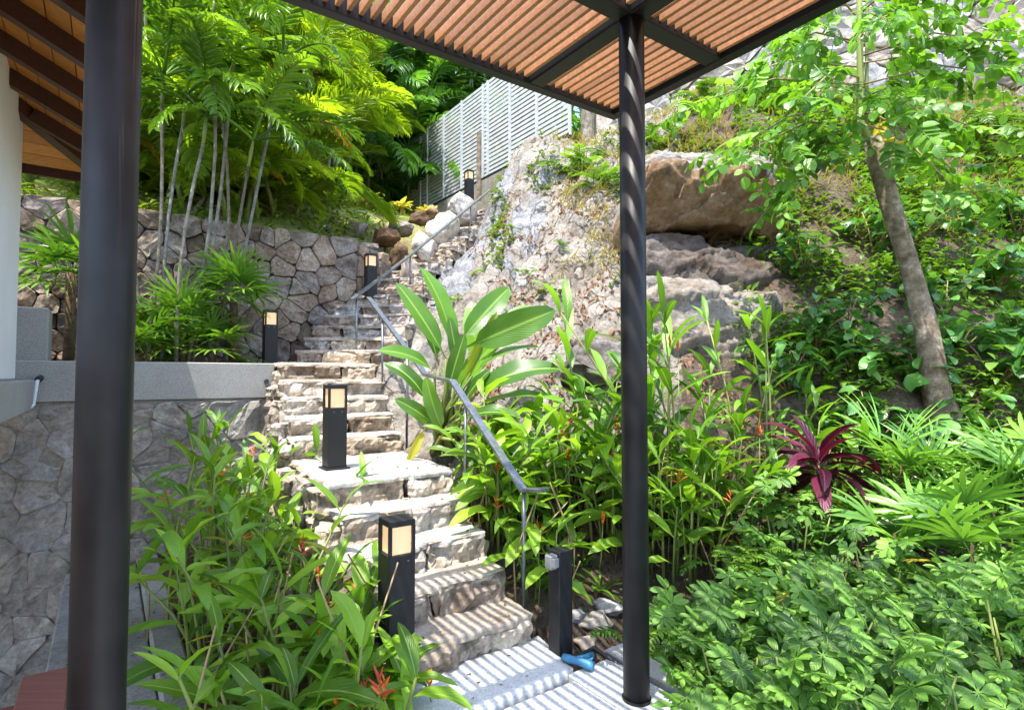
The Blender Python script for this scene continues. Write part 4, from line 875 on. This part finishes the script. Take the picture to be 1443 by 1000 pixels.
# fan palms right
def fanclump(name, base, n, h0, h1, rad, leaves, label, group, seed, per=4, sc=(.8, 1.1)):
    r = random.Random(seed); base = Vector(base); t_ = thing(name, base, label, 'palm', group)
    for k, off in enumerate(spread(r, n, rad)):
        h = r.uniform(h0, h1); top = off*1.4+Vector((r.gauss(0, .05), r.gauss(0, .05), h))
        link('cane', mesh('cane', *tube([off-Vector((0, 0, .1)), off.lerp(top, .5), top], [.012, .011, .009], 6), 'fibre', True), t_)
        for j in range(per): hang(r.choice(leaves), 'leaf', t_, orient(r.uniform(0, 6.28)+j*6.28/per, r.uniform(.1, 1.15), r.gauss(0, .25), r.uniform(*sc), top-Vector((0, 0, .05*j))))
    return t_
for k, (px, d, z, n, h0, h1, lv, lab) in enumerate([(1275, 4.25, 0, 5, .55, .75, SPIK, 'spiky light green palm in front of the dark earth bank'), (1395, 3.75, 0, 5, .4, .7, SPIK, 'spiky palm right of the purple cordyline, among umbrella shrubs'), (1235, 3.75, 0, 4, .3, .5, RHAP, 'fan-leaved lady palm beneath the spiky light green palm'), (1345, 3.4, 0, 4, .28, .5, RHAP, 'broad fan palm overtopping the umbrella shrubs'), (1440, 3.9, 0, 5, .5, .85, RHAP, 'lady palm against the bank below the broadleaf shrub')]):
    x = xat(px, d); fanclump('lady_palm', (x, d, ground(x, d)), n, h0, h1, .14, lv, lab, 'low palms before the bank', 300+k, 5)
# umbrella shrubs
def schef(base, h, rad, n, label, seed, sc=1.0):
    r = random.Random(seed); base = Vector(base); t_ = thing('umbrella_shrub', base, label, 'shrub', 'umbrella shrubs beside the floor slab')
    tips = []
    for k, off in enumerate(spread(r, 6, rad*.7)):
        top = Vector((off.x, off.y, h*r.uniform(.75, 1))); tips.append(top); link('stem', mesh('stem', *tube([off*.3-Vector((0, 0, .05)), off*.7+Vector((0, 0, h*.4)), top], [.009, .007, .004], 5), 'stalk', True), t_)
    for k, off in enumerate(spread(r, n, rad)):
        if noise.noise((base+off)*3.5) < -.33: continue
        q = off.length/rad; z = h*(1.02-.55*q*q)*r.uniform(.5, 1.15); az = r.gauss(0, 1.0)
        hang(SCHEF_Y[0] if r.random() < .012 else r.choice(SCHEF), 'umbrella_leaf', t_, orient(az, r.uniform(-.15, .85), r.gauss(0, .3), r.uniform(.5, 1.2)*sc, (off.x*.9, off.y*.9, z)))
SP = [(1040, 2.75, .42), (1130, 2.45, .44), (1240, 2.3, .46), (1370, 2.25, .5), (1060, 3.1, .40), (1150, 2.95, .44), (1260, 2.85, .46), (1380, 2.75, .5), (1130, 3.45, .5), (1230, 3.3, .46), (1330, 3.05, .44), (1430, 3.2, .55), (1000, 3.3, .28), (1110, 3.8, .6), (1080, 2.3, .35), (1180, 2.05, .42), (1320, 1.95, .46), (1440, 2.45, .52), (1440, 3.55, .6)]
SLAB = ['umbrella shrub on the soil next to the drain kerb', 'umbrella shrub with bright top leaves facing the floor slab', 'glossy low umbrella shrub amid the others', 'umbrella shrub with large rosettes', 'small umbrella shrub behind the drain kerb']
for k, (px, d, h) in enumerate(SP):
    x = xat(px, d); schef((x, d, ground(x, d)), h*rng.uniform(.8, 1.2), .34, 82, {0: 'umbrella shrub on the soil next to the drain kerb', 12: 'lowest umbrella shrub, near the small grey stones', 13: 'umbrella shrub directly under the purple cordyline'}.get(k, 'glossy green umbrella shrub in the dense bed right of the slab'), 400+k)
# broadleaf shrubs on the bank
def broadshrub(base, rad, n, label, seed, sc=1.0, squash=.8):
    r = random.Random(seed); base = Vector(base); t_ = thing('broadleaf_shrub', base, label, 'shrub', 'broadleaf shrubs on the bank')
    for k in range(7):
        e = Vector((r.gauss(0, .5), r.gauss(0, .5)-.2, r.uniform(.3, 1))).normalized()*rad*r.uniform(.8, 1.1)
        link('branch', mesh('branch', *tube([Vector((0, 0, -.05)), e*.5+Vector((0, 0, .05)), e], [.011, .008, .004], 5), 'drystalk', True), t_)
        for j in range(n//7):
            s = r.uniform(.45, 1.05); hang(r.choice(BROAD), 'leaf', t_, orient(r.uniform(0, 6.28), r.uniform(-.5, .6), r.gauss(0, .3), r.uniform(.75, 1.2)*sc, e*s+Vector((r.gauss(0, .07), r.gauss(0, .07), r.gauss(0, .06)))))
for k, (px, py, d, rad, n, lab, sc_) in enumerate([(1400, 395, 5.4, .55, 84, 'glossy broadleaf shrub right of the leaning trunk', 1.1), (1440, 320, 5.9, .6, 84, 'broadleaf shrub higher on the slope beyond the trunk', 1.0), (1225, 500, 5.1, .42, 63, 'dark broadleaf plant hanging over the bank left of the trunk', 1.0), (1370, 480, 5.1, .4, 63, 'broadleaf plant drooping over the bank right of the trunk', 1.1), (1330, 330, 6.2, .5, 63, 'leafy shrub growing behind the leaning trunk', .9), (1150, 420, 5.8, .45, 63, 'small-leaved shrub left of the leaning trunk', .7), (1130, 300, 6.8, .5, 63, 'scrubby bush at the right end of the brown overhang', .7), (1440, 470, 5.0, .4, 56, 'bright broadleaf sprays at the bank top by the lady palm', 1.1), (1190, 370, 5.9, .5, 84, 'low dark shrub between the overhang and the trunk', .85), (1290, 440, 5.45, .4, 70, 'dark leafy plant hugging the base of the leaning trunk', 1.0), (1400, 300, 6.6, .6, 84, 'bright bush on the slope above the glossy shrub', 1.0), (1440, 400, 4.9, .45, 84, 'large-leaved shrub overhanging the right side of the bank', 1.25), (1230, 300, 7.0, .6, 84, 'wide bush behind the upper trunk', .9), (1110, 470, 5.5, .4, 70, 'shrub at the top of the earth bank beside the pale ledge', .8), (1340, 400, 5.7, .5, 84, 'dense dark shrub touching the right side of the trunk', 1.0), (1200, 440, 5.5, .4, 70, 'dark shrub with hanging leaves midway along the bank', 1.0), (1290, 260, 7.2, .6, 84, 'light green bush on the slope behind the tree crown', .9), (1318, 505, 4.95, .34, 63, 'dark leafy spray hiding the foot of the leaning trunk', 1.0), (1430, 260, 7.4, .7, 98, 'spreading bush under the right side of the tree crown', 1.0)]):
    q = pix(px, py, d); broadshrub((q.x, q.y, min(q.z-.1, ground(q.x, q.y)+.05)), rad, n, lab, 500+k, sc_)

# leaning tree
tb = pix(1322, 535, 5.2); tb.z -= .15
tr = thing('leaning_tree', tb, 'young tree with leaning pale trunk and wide leafy sprays on the bank', 'tree')
tp_ = [tb+Vector((.22, .1, -.75)), tb+Vector((.10, .03, -.32)), tb, pix(1303, 455, 5.25), pix(1281, 370, 5.3), pix(1252, 285, 5.35), pix(1238, 225, 5.4), pix(1228, 196, 5.42)]
V_, F_ = tube(tp_, [.20, .165, .12, .095, .082, .088, .098, .07], 16); V_ = [Vector(p)+Vector((nz(p, 4, 3), nz(Vector(p)+Vector((5, 0, 0)), 4, 3), 0))*.022 for p in V_]
part('trunk', (V_, F_), 'bark', tr, True)
stp = [pix(1226, 205, 5.42), pix(1212, 170, 5.42), pix(1212, 90, 5.4), pix(1211, 0, 5.4), pix(1211, -90, 5.4)]
part('leader', tube(stp, [.04, .036, .032, .028, .02], 8), 'stalk', tr, True)
part('leader', tube([pix(1220, 200, 5.5), pix(1221, 110, 5.5), pix(1222, 0, 5.5), pix(1225, -60, 5.5)], [.02, .018, .016, .01], 7), 'stalk', tr, True)
cr = link('crown', mesh('crown', *tube([stp[3]-tb, stp[4]-tb], .021, 6), 'stalk', True), tr)
r = random.Random(44)
BRN = [(1212, 150, 1000, 230, 5.0), (1212, 120, 965, 150, 5.2), (1212, 95, 1010, 120, 5.6), (1212, 180, 1050, 215, 4.7), (1212, 60, 1080, 80, 5.0), (1212, 160, 1420, 200, 5.0), (1212, 120, 1440, 110, 5.2), (1212, 80, 1430, 60, 5.0), (1212, 40, 1400, 0, 5.3), (1212, 175, 1340, 260, 4.6),
       (1212, 140, 1300, 160, 4.4), (1212, 110, 1130, 140, 4.4), (1212, 20, 1330, -40, 5.0), (1212, 170, 1120, 270, 5.0), (1212, 90, 1330, 110, 6.2), (1212, 70, 1110, 50, 6.2), (1212, 150, 1390, 290, 5.6), (1212, 30, 1120, -30, 5.0), (1212, 185, 1090, 300, 5.4), (1212, 55, 1250, 30, 4.3)]
for k, (x0, y0, x1, y1, d1) in enumerate(BRN):
    p, q = pix(x0, y0, 5.42)-tb, pix(x1, y1, d1)-tb; mid = p.lerp(q, .5)+Vector((0, 0, .16))
    link('branch', mesh('branch', *tube([p, mid, q], [.010, .008, .004], 5), 'drystalk', True), cr); L = (q-p).length
    for j in range(15):
        s = .2+.8*(j+.5)/15; pt = (p.lerp(mid, s*2) if s < .5 else mid.lerp(q, s*2-1)); dv_ = q-p; az = math.atan2(dv_.x, dv_.y)+(1 if j % 2 else -1)*r.uniform(.5, 1.15)*(1 if j < 14 else .1)
        hang(TREE_Y[0] if k == 16 and j < 1 or (k == 9 and j in (2,)) else r.choice(TREE), 'compound_leaf', cr, orient(az, r.uniform(-.95, .2), r.gauss(0, .45), r.uniform(.72, 1.1), pt+Vector((r.gauss(0, .05), r.gauss(0, .05), r.gauss(0, .06)))))
# hanging dry stalk by the bank
q = pix(1180, 455, 4.9); 
# small plants on the rock
for k, (px, d, n, s, lab) in enumerate([(683, 8.2, 12, .55, 'small bright seedling on the grey rock by the handrail'), (845, 8.6, 26, 1.5, 'ferny bush on the rock below the fence end'), (812, 9.4, 26, 1.5, 'green scrub under the slatted fence end'), (860, 9.6, 24, 1.5, 'leafy scrub behind the round post on the slope'), (745, 7.6, 8, .6, 'little fern in a crack of the grey rock'), (790, 7.9, 9, .7, 'tuft of fern on the littered rock'), (935, 9.2, 26, 1.6, 'bushy scrub above the brown overhang'), (1000, 9.9, 26, 1.6, 'scrub plant below the top stone wall'), (725, 6.7, 8, .5, 'tiny fern low on the pale rock'), (1080, 9.6, 26, 1.6, 'pale scrub on the slope above the big boulder'), (1380, 9.0, 26, 1.8, 'scrub bush high on the right slope'), (1250, 9.3, 26, 1.8, 'scrub bush behind the leaning tree, below the top wall'), (640, 7.3, 9, .5, 'small green weed on the upper stone steps')]):
    r = random.Random(600+k); x = xat(px, d); t_ = thing('rock_plant', (x, d, ground(x, d)+.02), lab, 'plant', 'small plants on the rock')
    for j in range(n):
        o_ = Vector((r.gauss(0, .12), r.gauss(0, .12), r.uniform(0, .12)))*s; hang(r.choice(FERN), 'frond', t_, orient(r.uniform(0, 6.28), r.uniform(.2, 1.2), 0, r.uniform(.5, .95)*s, o_))

# ------------------------------------------------------------------ planting bed on the left: slender palms and fan palms
def palm(base, top, fronds, n, sc, label, group, seed, rad=.028, mat='palmbark', bend=.1, el=(.1, 1.25), name='slender_palm'):
    r = random.Random(seed); base, top = Vector(base), Vector(top); t_ = thing(name, base, label, 'palm', group); v = top-base; sd_ = Vector((r.gauss(0, 1), r.gauss(0, 1), 0))*bend
    pts = [v*s+sd_*math.sin(s*3.14)-Vector((0, 0, .06 if s == 0 else 0)) for s in (0, .2, .4, .6, .8, 1)]
    link('trunk', mesh('trunk', *tube(pts, [rad*1.15, rad, rad*.95, rad*.9, rad*.9, rad*.85], 8), mat, True), t_)
    link('crownshaft', mesh('crownshaft', *tube([v, v+v.normalized()*.2*sc, v+v.normalized()*.42*sc], [rad*.95, rad*1.1, rad*.5], 8), 'stalk', True), t_)
    for k in range(n): hang(r.choice(fronds), 'frond', t_, orient(k*2.4+r.gauss(0, .3), el[0]+(el[1]-el[0])*(1-(k+.5)/n)+r.gauss(0, .1), r.gauss(0, .2), sc*r.uniform(.85, 1.12), v+v.normalized()*.35*sc))
    return t_
for k, (x0, d0, x1, y1, d1) in enumerate([(205, 5.95, 228, 150, 6.2), (228, 6.15, 258, 175, 6.4), (248, 6.0, 286, 205, 6.2), (268, 6.3, 326, 110, 6.6), (298, 6.35, 350, 235, 6.6), (312, 6.5, 392, 120, 6.9), (216, 6.2, 206, 50, 6.5), (262, 6.15, 300, 30, 6.5), (280, 6.5, 312, 160, 6.9)]):
    q = pix(x1, y1, d1); palm((xat(x0, d0), d0, 1.57), q, MACA, 7, .95, 'slender ringed palm stem rising from the raised planting bed', 'slender palms in the planting bed', 700+k, .019)
for k, (px, d, h, lab, n, tr_) in enumerate([(327, 6.35, .85, 'single fan palm with shaggy brown trunk behind the concrete wall', 20, 1), (95, 5.6, .95, 'fan palm beside the grey pier, half behind the left post', 18, 1), (255, 6.1, .5, 'low fan palm between the slender palm stems', 14, 0), (225, 6.3, .35, 'bushy fan palm next to the black left post', 14, 0), (295, 6.2, .25, 'short fan palm at the foot of the shaggy-trunked one', 12, 0), (210, 5.95, .18, 'strap-leaved palm seedling on the wall edge by the post', 10, 0)]):
    r = random.Random(750+k); t_ = thing('fan_palm', (xat(px, d), d, 1.57), lab, 'palm', 'fan palms in the planting bed')
    link('trunk', mesh('trunk', *tube([(0, 0, -.05), (.02, 0, h*.5), (0, 0, h)], [.05 if tr_ else .03, .048 if tr_ else .028, .04 if tr_ else .02], 9), 'fibre', True), t_)
    for j in range(n): hang(r.choice(FANL), 'leaf', t_, orient(j*2.4+r.gauss(0, .2), 1.35-1.6*(j+.5)/n+r.gauss(0, .1), r.gauss(0, .2), r.uniform(.75, 1.0), (0, 0, h-.08*j/n)))

# areca palms on the terrace
def areca(base, n, h0, h1, sc, label, group, seed, fr=None, dry=.08, rad=.35, per=(5, 6)):
    r = random.Random(seed); base = Vector(base); t_ = thing('areca_palm', base, label, 'palm', group); fr = fr or AREC
    for k, off in enumerate(spread(r, n, rad)):
        h = r.uniform(h0, h1); top = off*1.8+Vector((r.gauss(0, .12)*h*.5, r.gauss(0, .12)*h*.5, h))
        link('cane', mesh('cane', *tube([off-Vector((0, 0, .2)), off.lerp(top, .5)+off*.1, top], [.04, .035, .03], 7), 'palmbark' if k % 2 else 'stalk', True), t_)
        m_ = r.randint(*per); az0 = r.uniform(0, 6.28)
        for j in range(m_): hang(r.choice(AREC_D if r.random() < dry else fr), 'frond', t_, orient(az0+j*2.4+r.gauss(0, .2), 1.25-1.0*(j+.3)/m_+r.gauss(0, .1), r.gauss(0, .25), sc*r.uniform(.8, 1.1), top))
AP = [(150, 8.0, 5, .6, 1.6), (215, 8.8, 5, 1.0, 2.6), (280, 9.8, 4, 1.8, 3.2), (345, 10.6, 5, 1.8, 3.2), (395, 9.9, 4, 1.6, 3.0), (425, 11.2, 5, 1.6, 3.2), (462, 12.6, 5, 1.8, 3.6), (240, 11.6, 5, 2.4, 4.6), (320, 12.4, 6, 2.2, 5.0), (400, 13.0, 6, 2.2, 5.2), (460, 13.6, 6, 2.0, 4.8), (80, 8.6, 5, .5, 1.8), (360, 15, 6, 2, 5.5), (250, 15, 6, 2, 5), (430, 11.2, 5, .3, 1.0), (190, 9.8, 6, .4, 1.8), (300, 8.4, 5, .3, 1.2), (370, 8.8, 5, .3, 1.1), (500, 14.5, 6, 1.6, 4.0), (260, 13, 6, .8, 4.5), (340, 14, 6, .6, 3.5), (120, 10.5, 6, 1, 4), (440, 15, 6, .6, 5), (215, 7.6, 5, .1, .5), (270, 8.0, 5, .1, .6), (330, 8.3, 5, .1, .5), (60, 7.2, 5, .1, .8), (400, 9.0, 4, .1, .5), (110, 7.4, 5, .2, 1.0)]
for k, (px, d, n, h0, h1) in enumerate(AP):
    x = xat(px, d); areca((x, d, terr(x, d)), n-1, h0, h1, .9 if k not in (14, 23, 24, 25, 26, 27, 28) else .55, 'low young areca clump on the terrace just behind the stone wall' if k > 22 else 'bright arching areca palm clump on the terrace above the stone wall' if k != 14 else 'low areca palm clump at the lawn edge', 'areca palms on the terrace', 800+k)
DP = [(505, 15.5), (540, 16.5), (575, 15.8), (610, 17), (650, 16.5), (690, 17.5), (525, 19), (590, 19.5), (640, 20), (720, 19), (560, 22), (670, 22), (770, 20), (470, 18), (420, 18.5)]
for k, (px, d) in enumerate(DP):
    x = xat(px, d); areca((x, d, terr(x, d)), 5, 2.0 if k % 2 else .8, 6.5 if k % 2 else 4.5, 1.05, 'tall dark green palm clump in the shade behind the slatted fence', 'dark palms behind the fence', 850+k, DARK, .03, .5, (6, 7))
# croton plants on the lawn
for k, (px, py, d, s) in enumerate([(445, 262, 10.8, 1.1), (515, 266, 11.4, 1.3), (565, 272, 11.8, 1.0), (603, 273, 12.0, 1.0)]):
    r = random.Random(900+k); q = pix(px, py, d); z = terr(q.x, q.y); t_ = thing('croton', (q.x, q.y, z), 'pale yellow croton rosette on the thin lawn', 'plant', 'yellow crotons on the lawn')
    for j in range(22): hang(r.choice(CROT), 'leaf', t_, orient(j*2.4, 1.2-1.0*j/22+r.gauss(0, .1), 0, s*r.uniform(.8, 1.1), (0, 0, .16)))
    link('stem', mesh('stem', *tube([(0, 0, -.05), (0, 0, .18)], .02, 6), 'drystalk', True), t_)

# ------------------------------------------------------------------ uncounted leaves and grass
def scatter(name, n, fn, lg, mat, label, cat, seed):
    r = random.Random(seed); V, F, UV = [], [], []; base = [Vector(p) for p in lg[0]]; k = 0
    while k < n:
        q = fn(r)
        if q is None: k += .2; continue
        M = q; o_ = len(V); V += [M @ p for p in base]; F += [tuple(i+o_ for i in f) for f in lg[1]]; UV += lg[2]; k += 1
    return tag(link(name, mesh(name, V, F, mat, True, UV)), label, cat, None, 'stuff')
small = leafgeo(1, .5, .6, .2, 3, .7, 0, 0, .6, cross=(-1, 0, 1)); blade = leafgeo(1, .06, .8, .3, 4, .5, 0, 0, .5, cross=(-1, 1))
curl = leafgeo(1, .38, 1.6, .5, 3, .75, 0, 0, .6, .5, cross=(-1, 0, 1))
ZT = tps(*np.meshgrid(xs, ys)).reshape(len(ys), len(xs))
def gz(x, y):
    i = (x-xs[0])/.045; j = (y-ys[0])/.045; i0, j0 = int(i), int(j)
    if i0 < 0 or j0 < 0 or i0 >= len(xs)-1 or j0 >= len(ys)-1: return None
    return float(ZT[j0, i0]*(1-(i-i0))*(1-(j-j0))+ZT[j0, i0+1]*(i-i0)*(1-(j-j0))+ZT[j0+1, i0]*(1-(i-i0))*(j-j0)+ZT[j0+1, i0+1]*(i-i0)*(j-j0))+detail(x, y)
def f_cover(r):
    d = r.uniform(4.7, 9.6); px = r.uniform(1040, 1520); x = xat(px, d)
    if noise.noise(Vector((x*1.1, d*1.1, 3))) < -.05: return None
    z = gz(x, d)
    if z is None: return None
    return orient(r.uniform(0, 6.28), r.uniform(-.5, .7), 0, r.uniform(.04, .10)*(1+1.1*(r.random() < .2)), (x, d, z+abs(r.gauss(0, .2))))
scatter('ground_cover', 18000, f_cover, small, 'cover', 'small-leaved green creeper covering the bank and slope', 'ground cover', 1)
def f_litter(r):
    d = 4.4+5.4*r.random()**1.4; px = r.uniform(660, 1090); x = xat(px, d)
    if noise.noise(Vector((x*1.7, d*1.3, 8))) < -.02: return None
    z = gz(x, d); return None if z is None else orient(r.uniform(0, 6.28), r.uniform(-.5, .5), r.uniform(-.6, .6), r.uniform(.04, .13), (x, d, z+.015))
scatter('leaf_litter', 7500, f_litter, curl, 'litter', 'dry brown leaves lying over the rock slope', 'leaf litter', 2)
def f_litter2(r):
    d = r.uniform(3.2, 4.7); px = r.uniform(745, 1440); x = xat(px, d); z = gz(x, d)
    return None if z is None else orient(r.uniform(0, 6.28), r.uniform(-.5, .5), r.uniform(-.6, .6), r.uniform(.04, .10), (x, d, z+.012))
scatter('leaf_litter', 1500, f_litter2, curl, 'litter', 'dry leaves on the soil under the gingers', 'leaf litter', 3)
def f_litter3(r):
    q = W(r.uniform(-1.63, -1.0), r.uniform(.3, 4.1), -.11); return orient(r.uniform(0, 6.28), r.uniform(-.4, .4), r.uniform(-.5, .5), r.uniform(.04, .1), q)
def f_path(r):
    a = r.uniform(-2.27, -1.66); q = W(a, r.uniform(.3, 4.1)**1.0, -.13 if a < -1.8 else -.075); return None if -1.81 < a < -1.78 else orient(r.uniform(0, 6.28), r.uniform(-.2, .2), r.uniform(-.4, .4), r.uniform(.03, .08), q)
scatter('leaf_litter', 90, f_path, curl, 'litter', 'dry leaves scattered along the narrow grey path', 'leaf litter', 24)
def f_bank(r):
    x = r.uniform(-9, -2.3); y = r.uniform(4, 12)
    if not .12 < wallside(x, y) < 3.4 or x > stairx(y)-.2 or noise.noise(Vector((x*1.2, y*1.2, 7))) < -.12: return None
    return orient(r.uniform(0, 6.28), r.uniform(-.2, 1.0), 0, r.uniform(.06, .2), (x, y, terr(x, y)+abs(r.gauss(0, .14))))
scatter('ground_cover', 8000, f_bank, leafgeo(1, .3, .7, .2, 3, .7, 0, 0, .6, cross=(-1, 0, 1)), 'moss', 'bright low foliage between the palms above the stone wall', 'ground cover', 25)
scatter('leaf_litter', 500, f_litter3, curl, 'litter', 'dry leaves on the soil under the left heliconias', 'leaf litter', 4)
def f_steps(r):
    b = r.uniform(.35, 4.1); i = sum(1 for q in bs_ if q < b-.03); a = r.uniform(sa(max(.7, b), -1)+.05, sa(max(.7, b), 1)-.03)
    return orient(r.uniform(0, 6.28), r.uniform(-.2, .2), r.uniform(-.3, .3), r.uniform(.03, .075), W(a, b, STEP*i+.012+(.012 if i == 0 else 0)))
scatter('leaf_litter', 70, f_steps, curl, 'litter', 'few dry leaves fallen on the lower stone steps', 'leaf litter', 14)
def f_grass(r):
    d = r.uniform(7.2, 11.3); px = r.uniform(730, 1443); x = xat(px, d)
    if noise.noise(Vector((x*1.3, d*1.3, 5))) < .02: return None
    z = gz(x, d); return None if z is None else orient(r.uniform(0, 6.28), r.uniform(.7, 1.4), 0, r.uniform(.12, .32), (x, d, z))
scatter('dry_grass', 8000, f_grass, blade, 'drygrass', 'straw-coloured dry grass on the upper slope', 'grass', 5)
def f_green(r):
    d = r.uniform(7.0, 11.2); px = r.uniform(690, 1443); x = xat(px, d)
    if noise.noise(Vector((x*1.5, d*1.1, 15))) < .16: return None
    z = gz(x, d); return None if z is None else orient(r.uniform(0, 6.28), r.uniform(-.2, .8), 0, r.uniform(.05, .13), (x, d, z+abs(r.gauss(0, .08))))
scatter('slope_scrub', 9000, f_green, small, 'moss', 'low sunlit green scrub across the upper slope', 'ground cover', 6)
def f_lawn(r):
    x, y = r.uniform(-5, 0), r.uniform(8.2, 14)
    if wallside(x, y) < .3 or x > stairx(y) - .1 and y < 12.2 or noise.noise(Vector((x*.9, y*.9, 2))) < -.05: return None
    return orient(r.uniform(0, 6.28), r.uniform(.6, 1.4), 0, r.uniform(.05, .12), (x, y, terr(x, y)))
scatter('lawn_grass', 9000, f_lawn, blade, 'moss', 'thin yellow-green grass on the terrace lawn', 'grass', 7)
def f_wood(r):
    y = r.uniform(22, 27); x = r.uniform(-24, 7)
    z = 4.6+13*r.random(); dens = noise.fractal(Vector((x*.35, z*.35, y*.3)), 1, 2, 3)
    if dens < -.25 or (x < -9 and z < 11 and dens < .12): return None
    return orient(r.uniform(0, 6.28), r.uniform(-1.1, .5), r.uniform(-.6, .6), r.uniform(.5, 1.1), (x, y, z))
scatter('distant_wood', 16000, f_wood, leafgeo(1, .24, .7, .2, 3, .7, 0, 0, .6, cross=(-1, 0, 1)), 'darkpalm', 'dense green wood closing the view behind the palms', 'wood', 8)
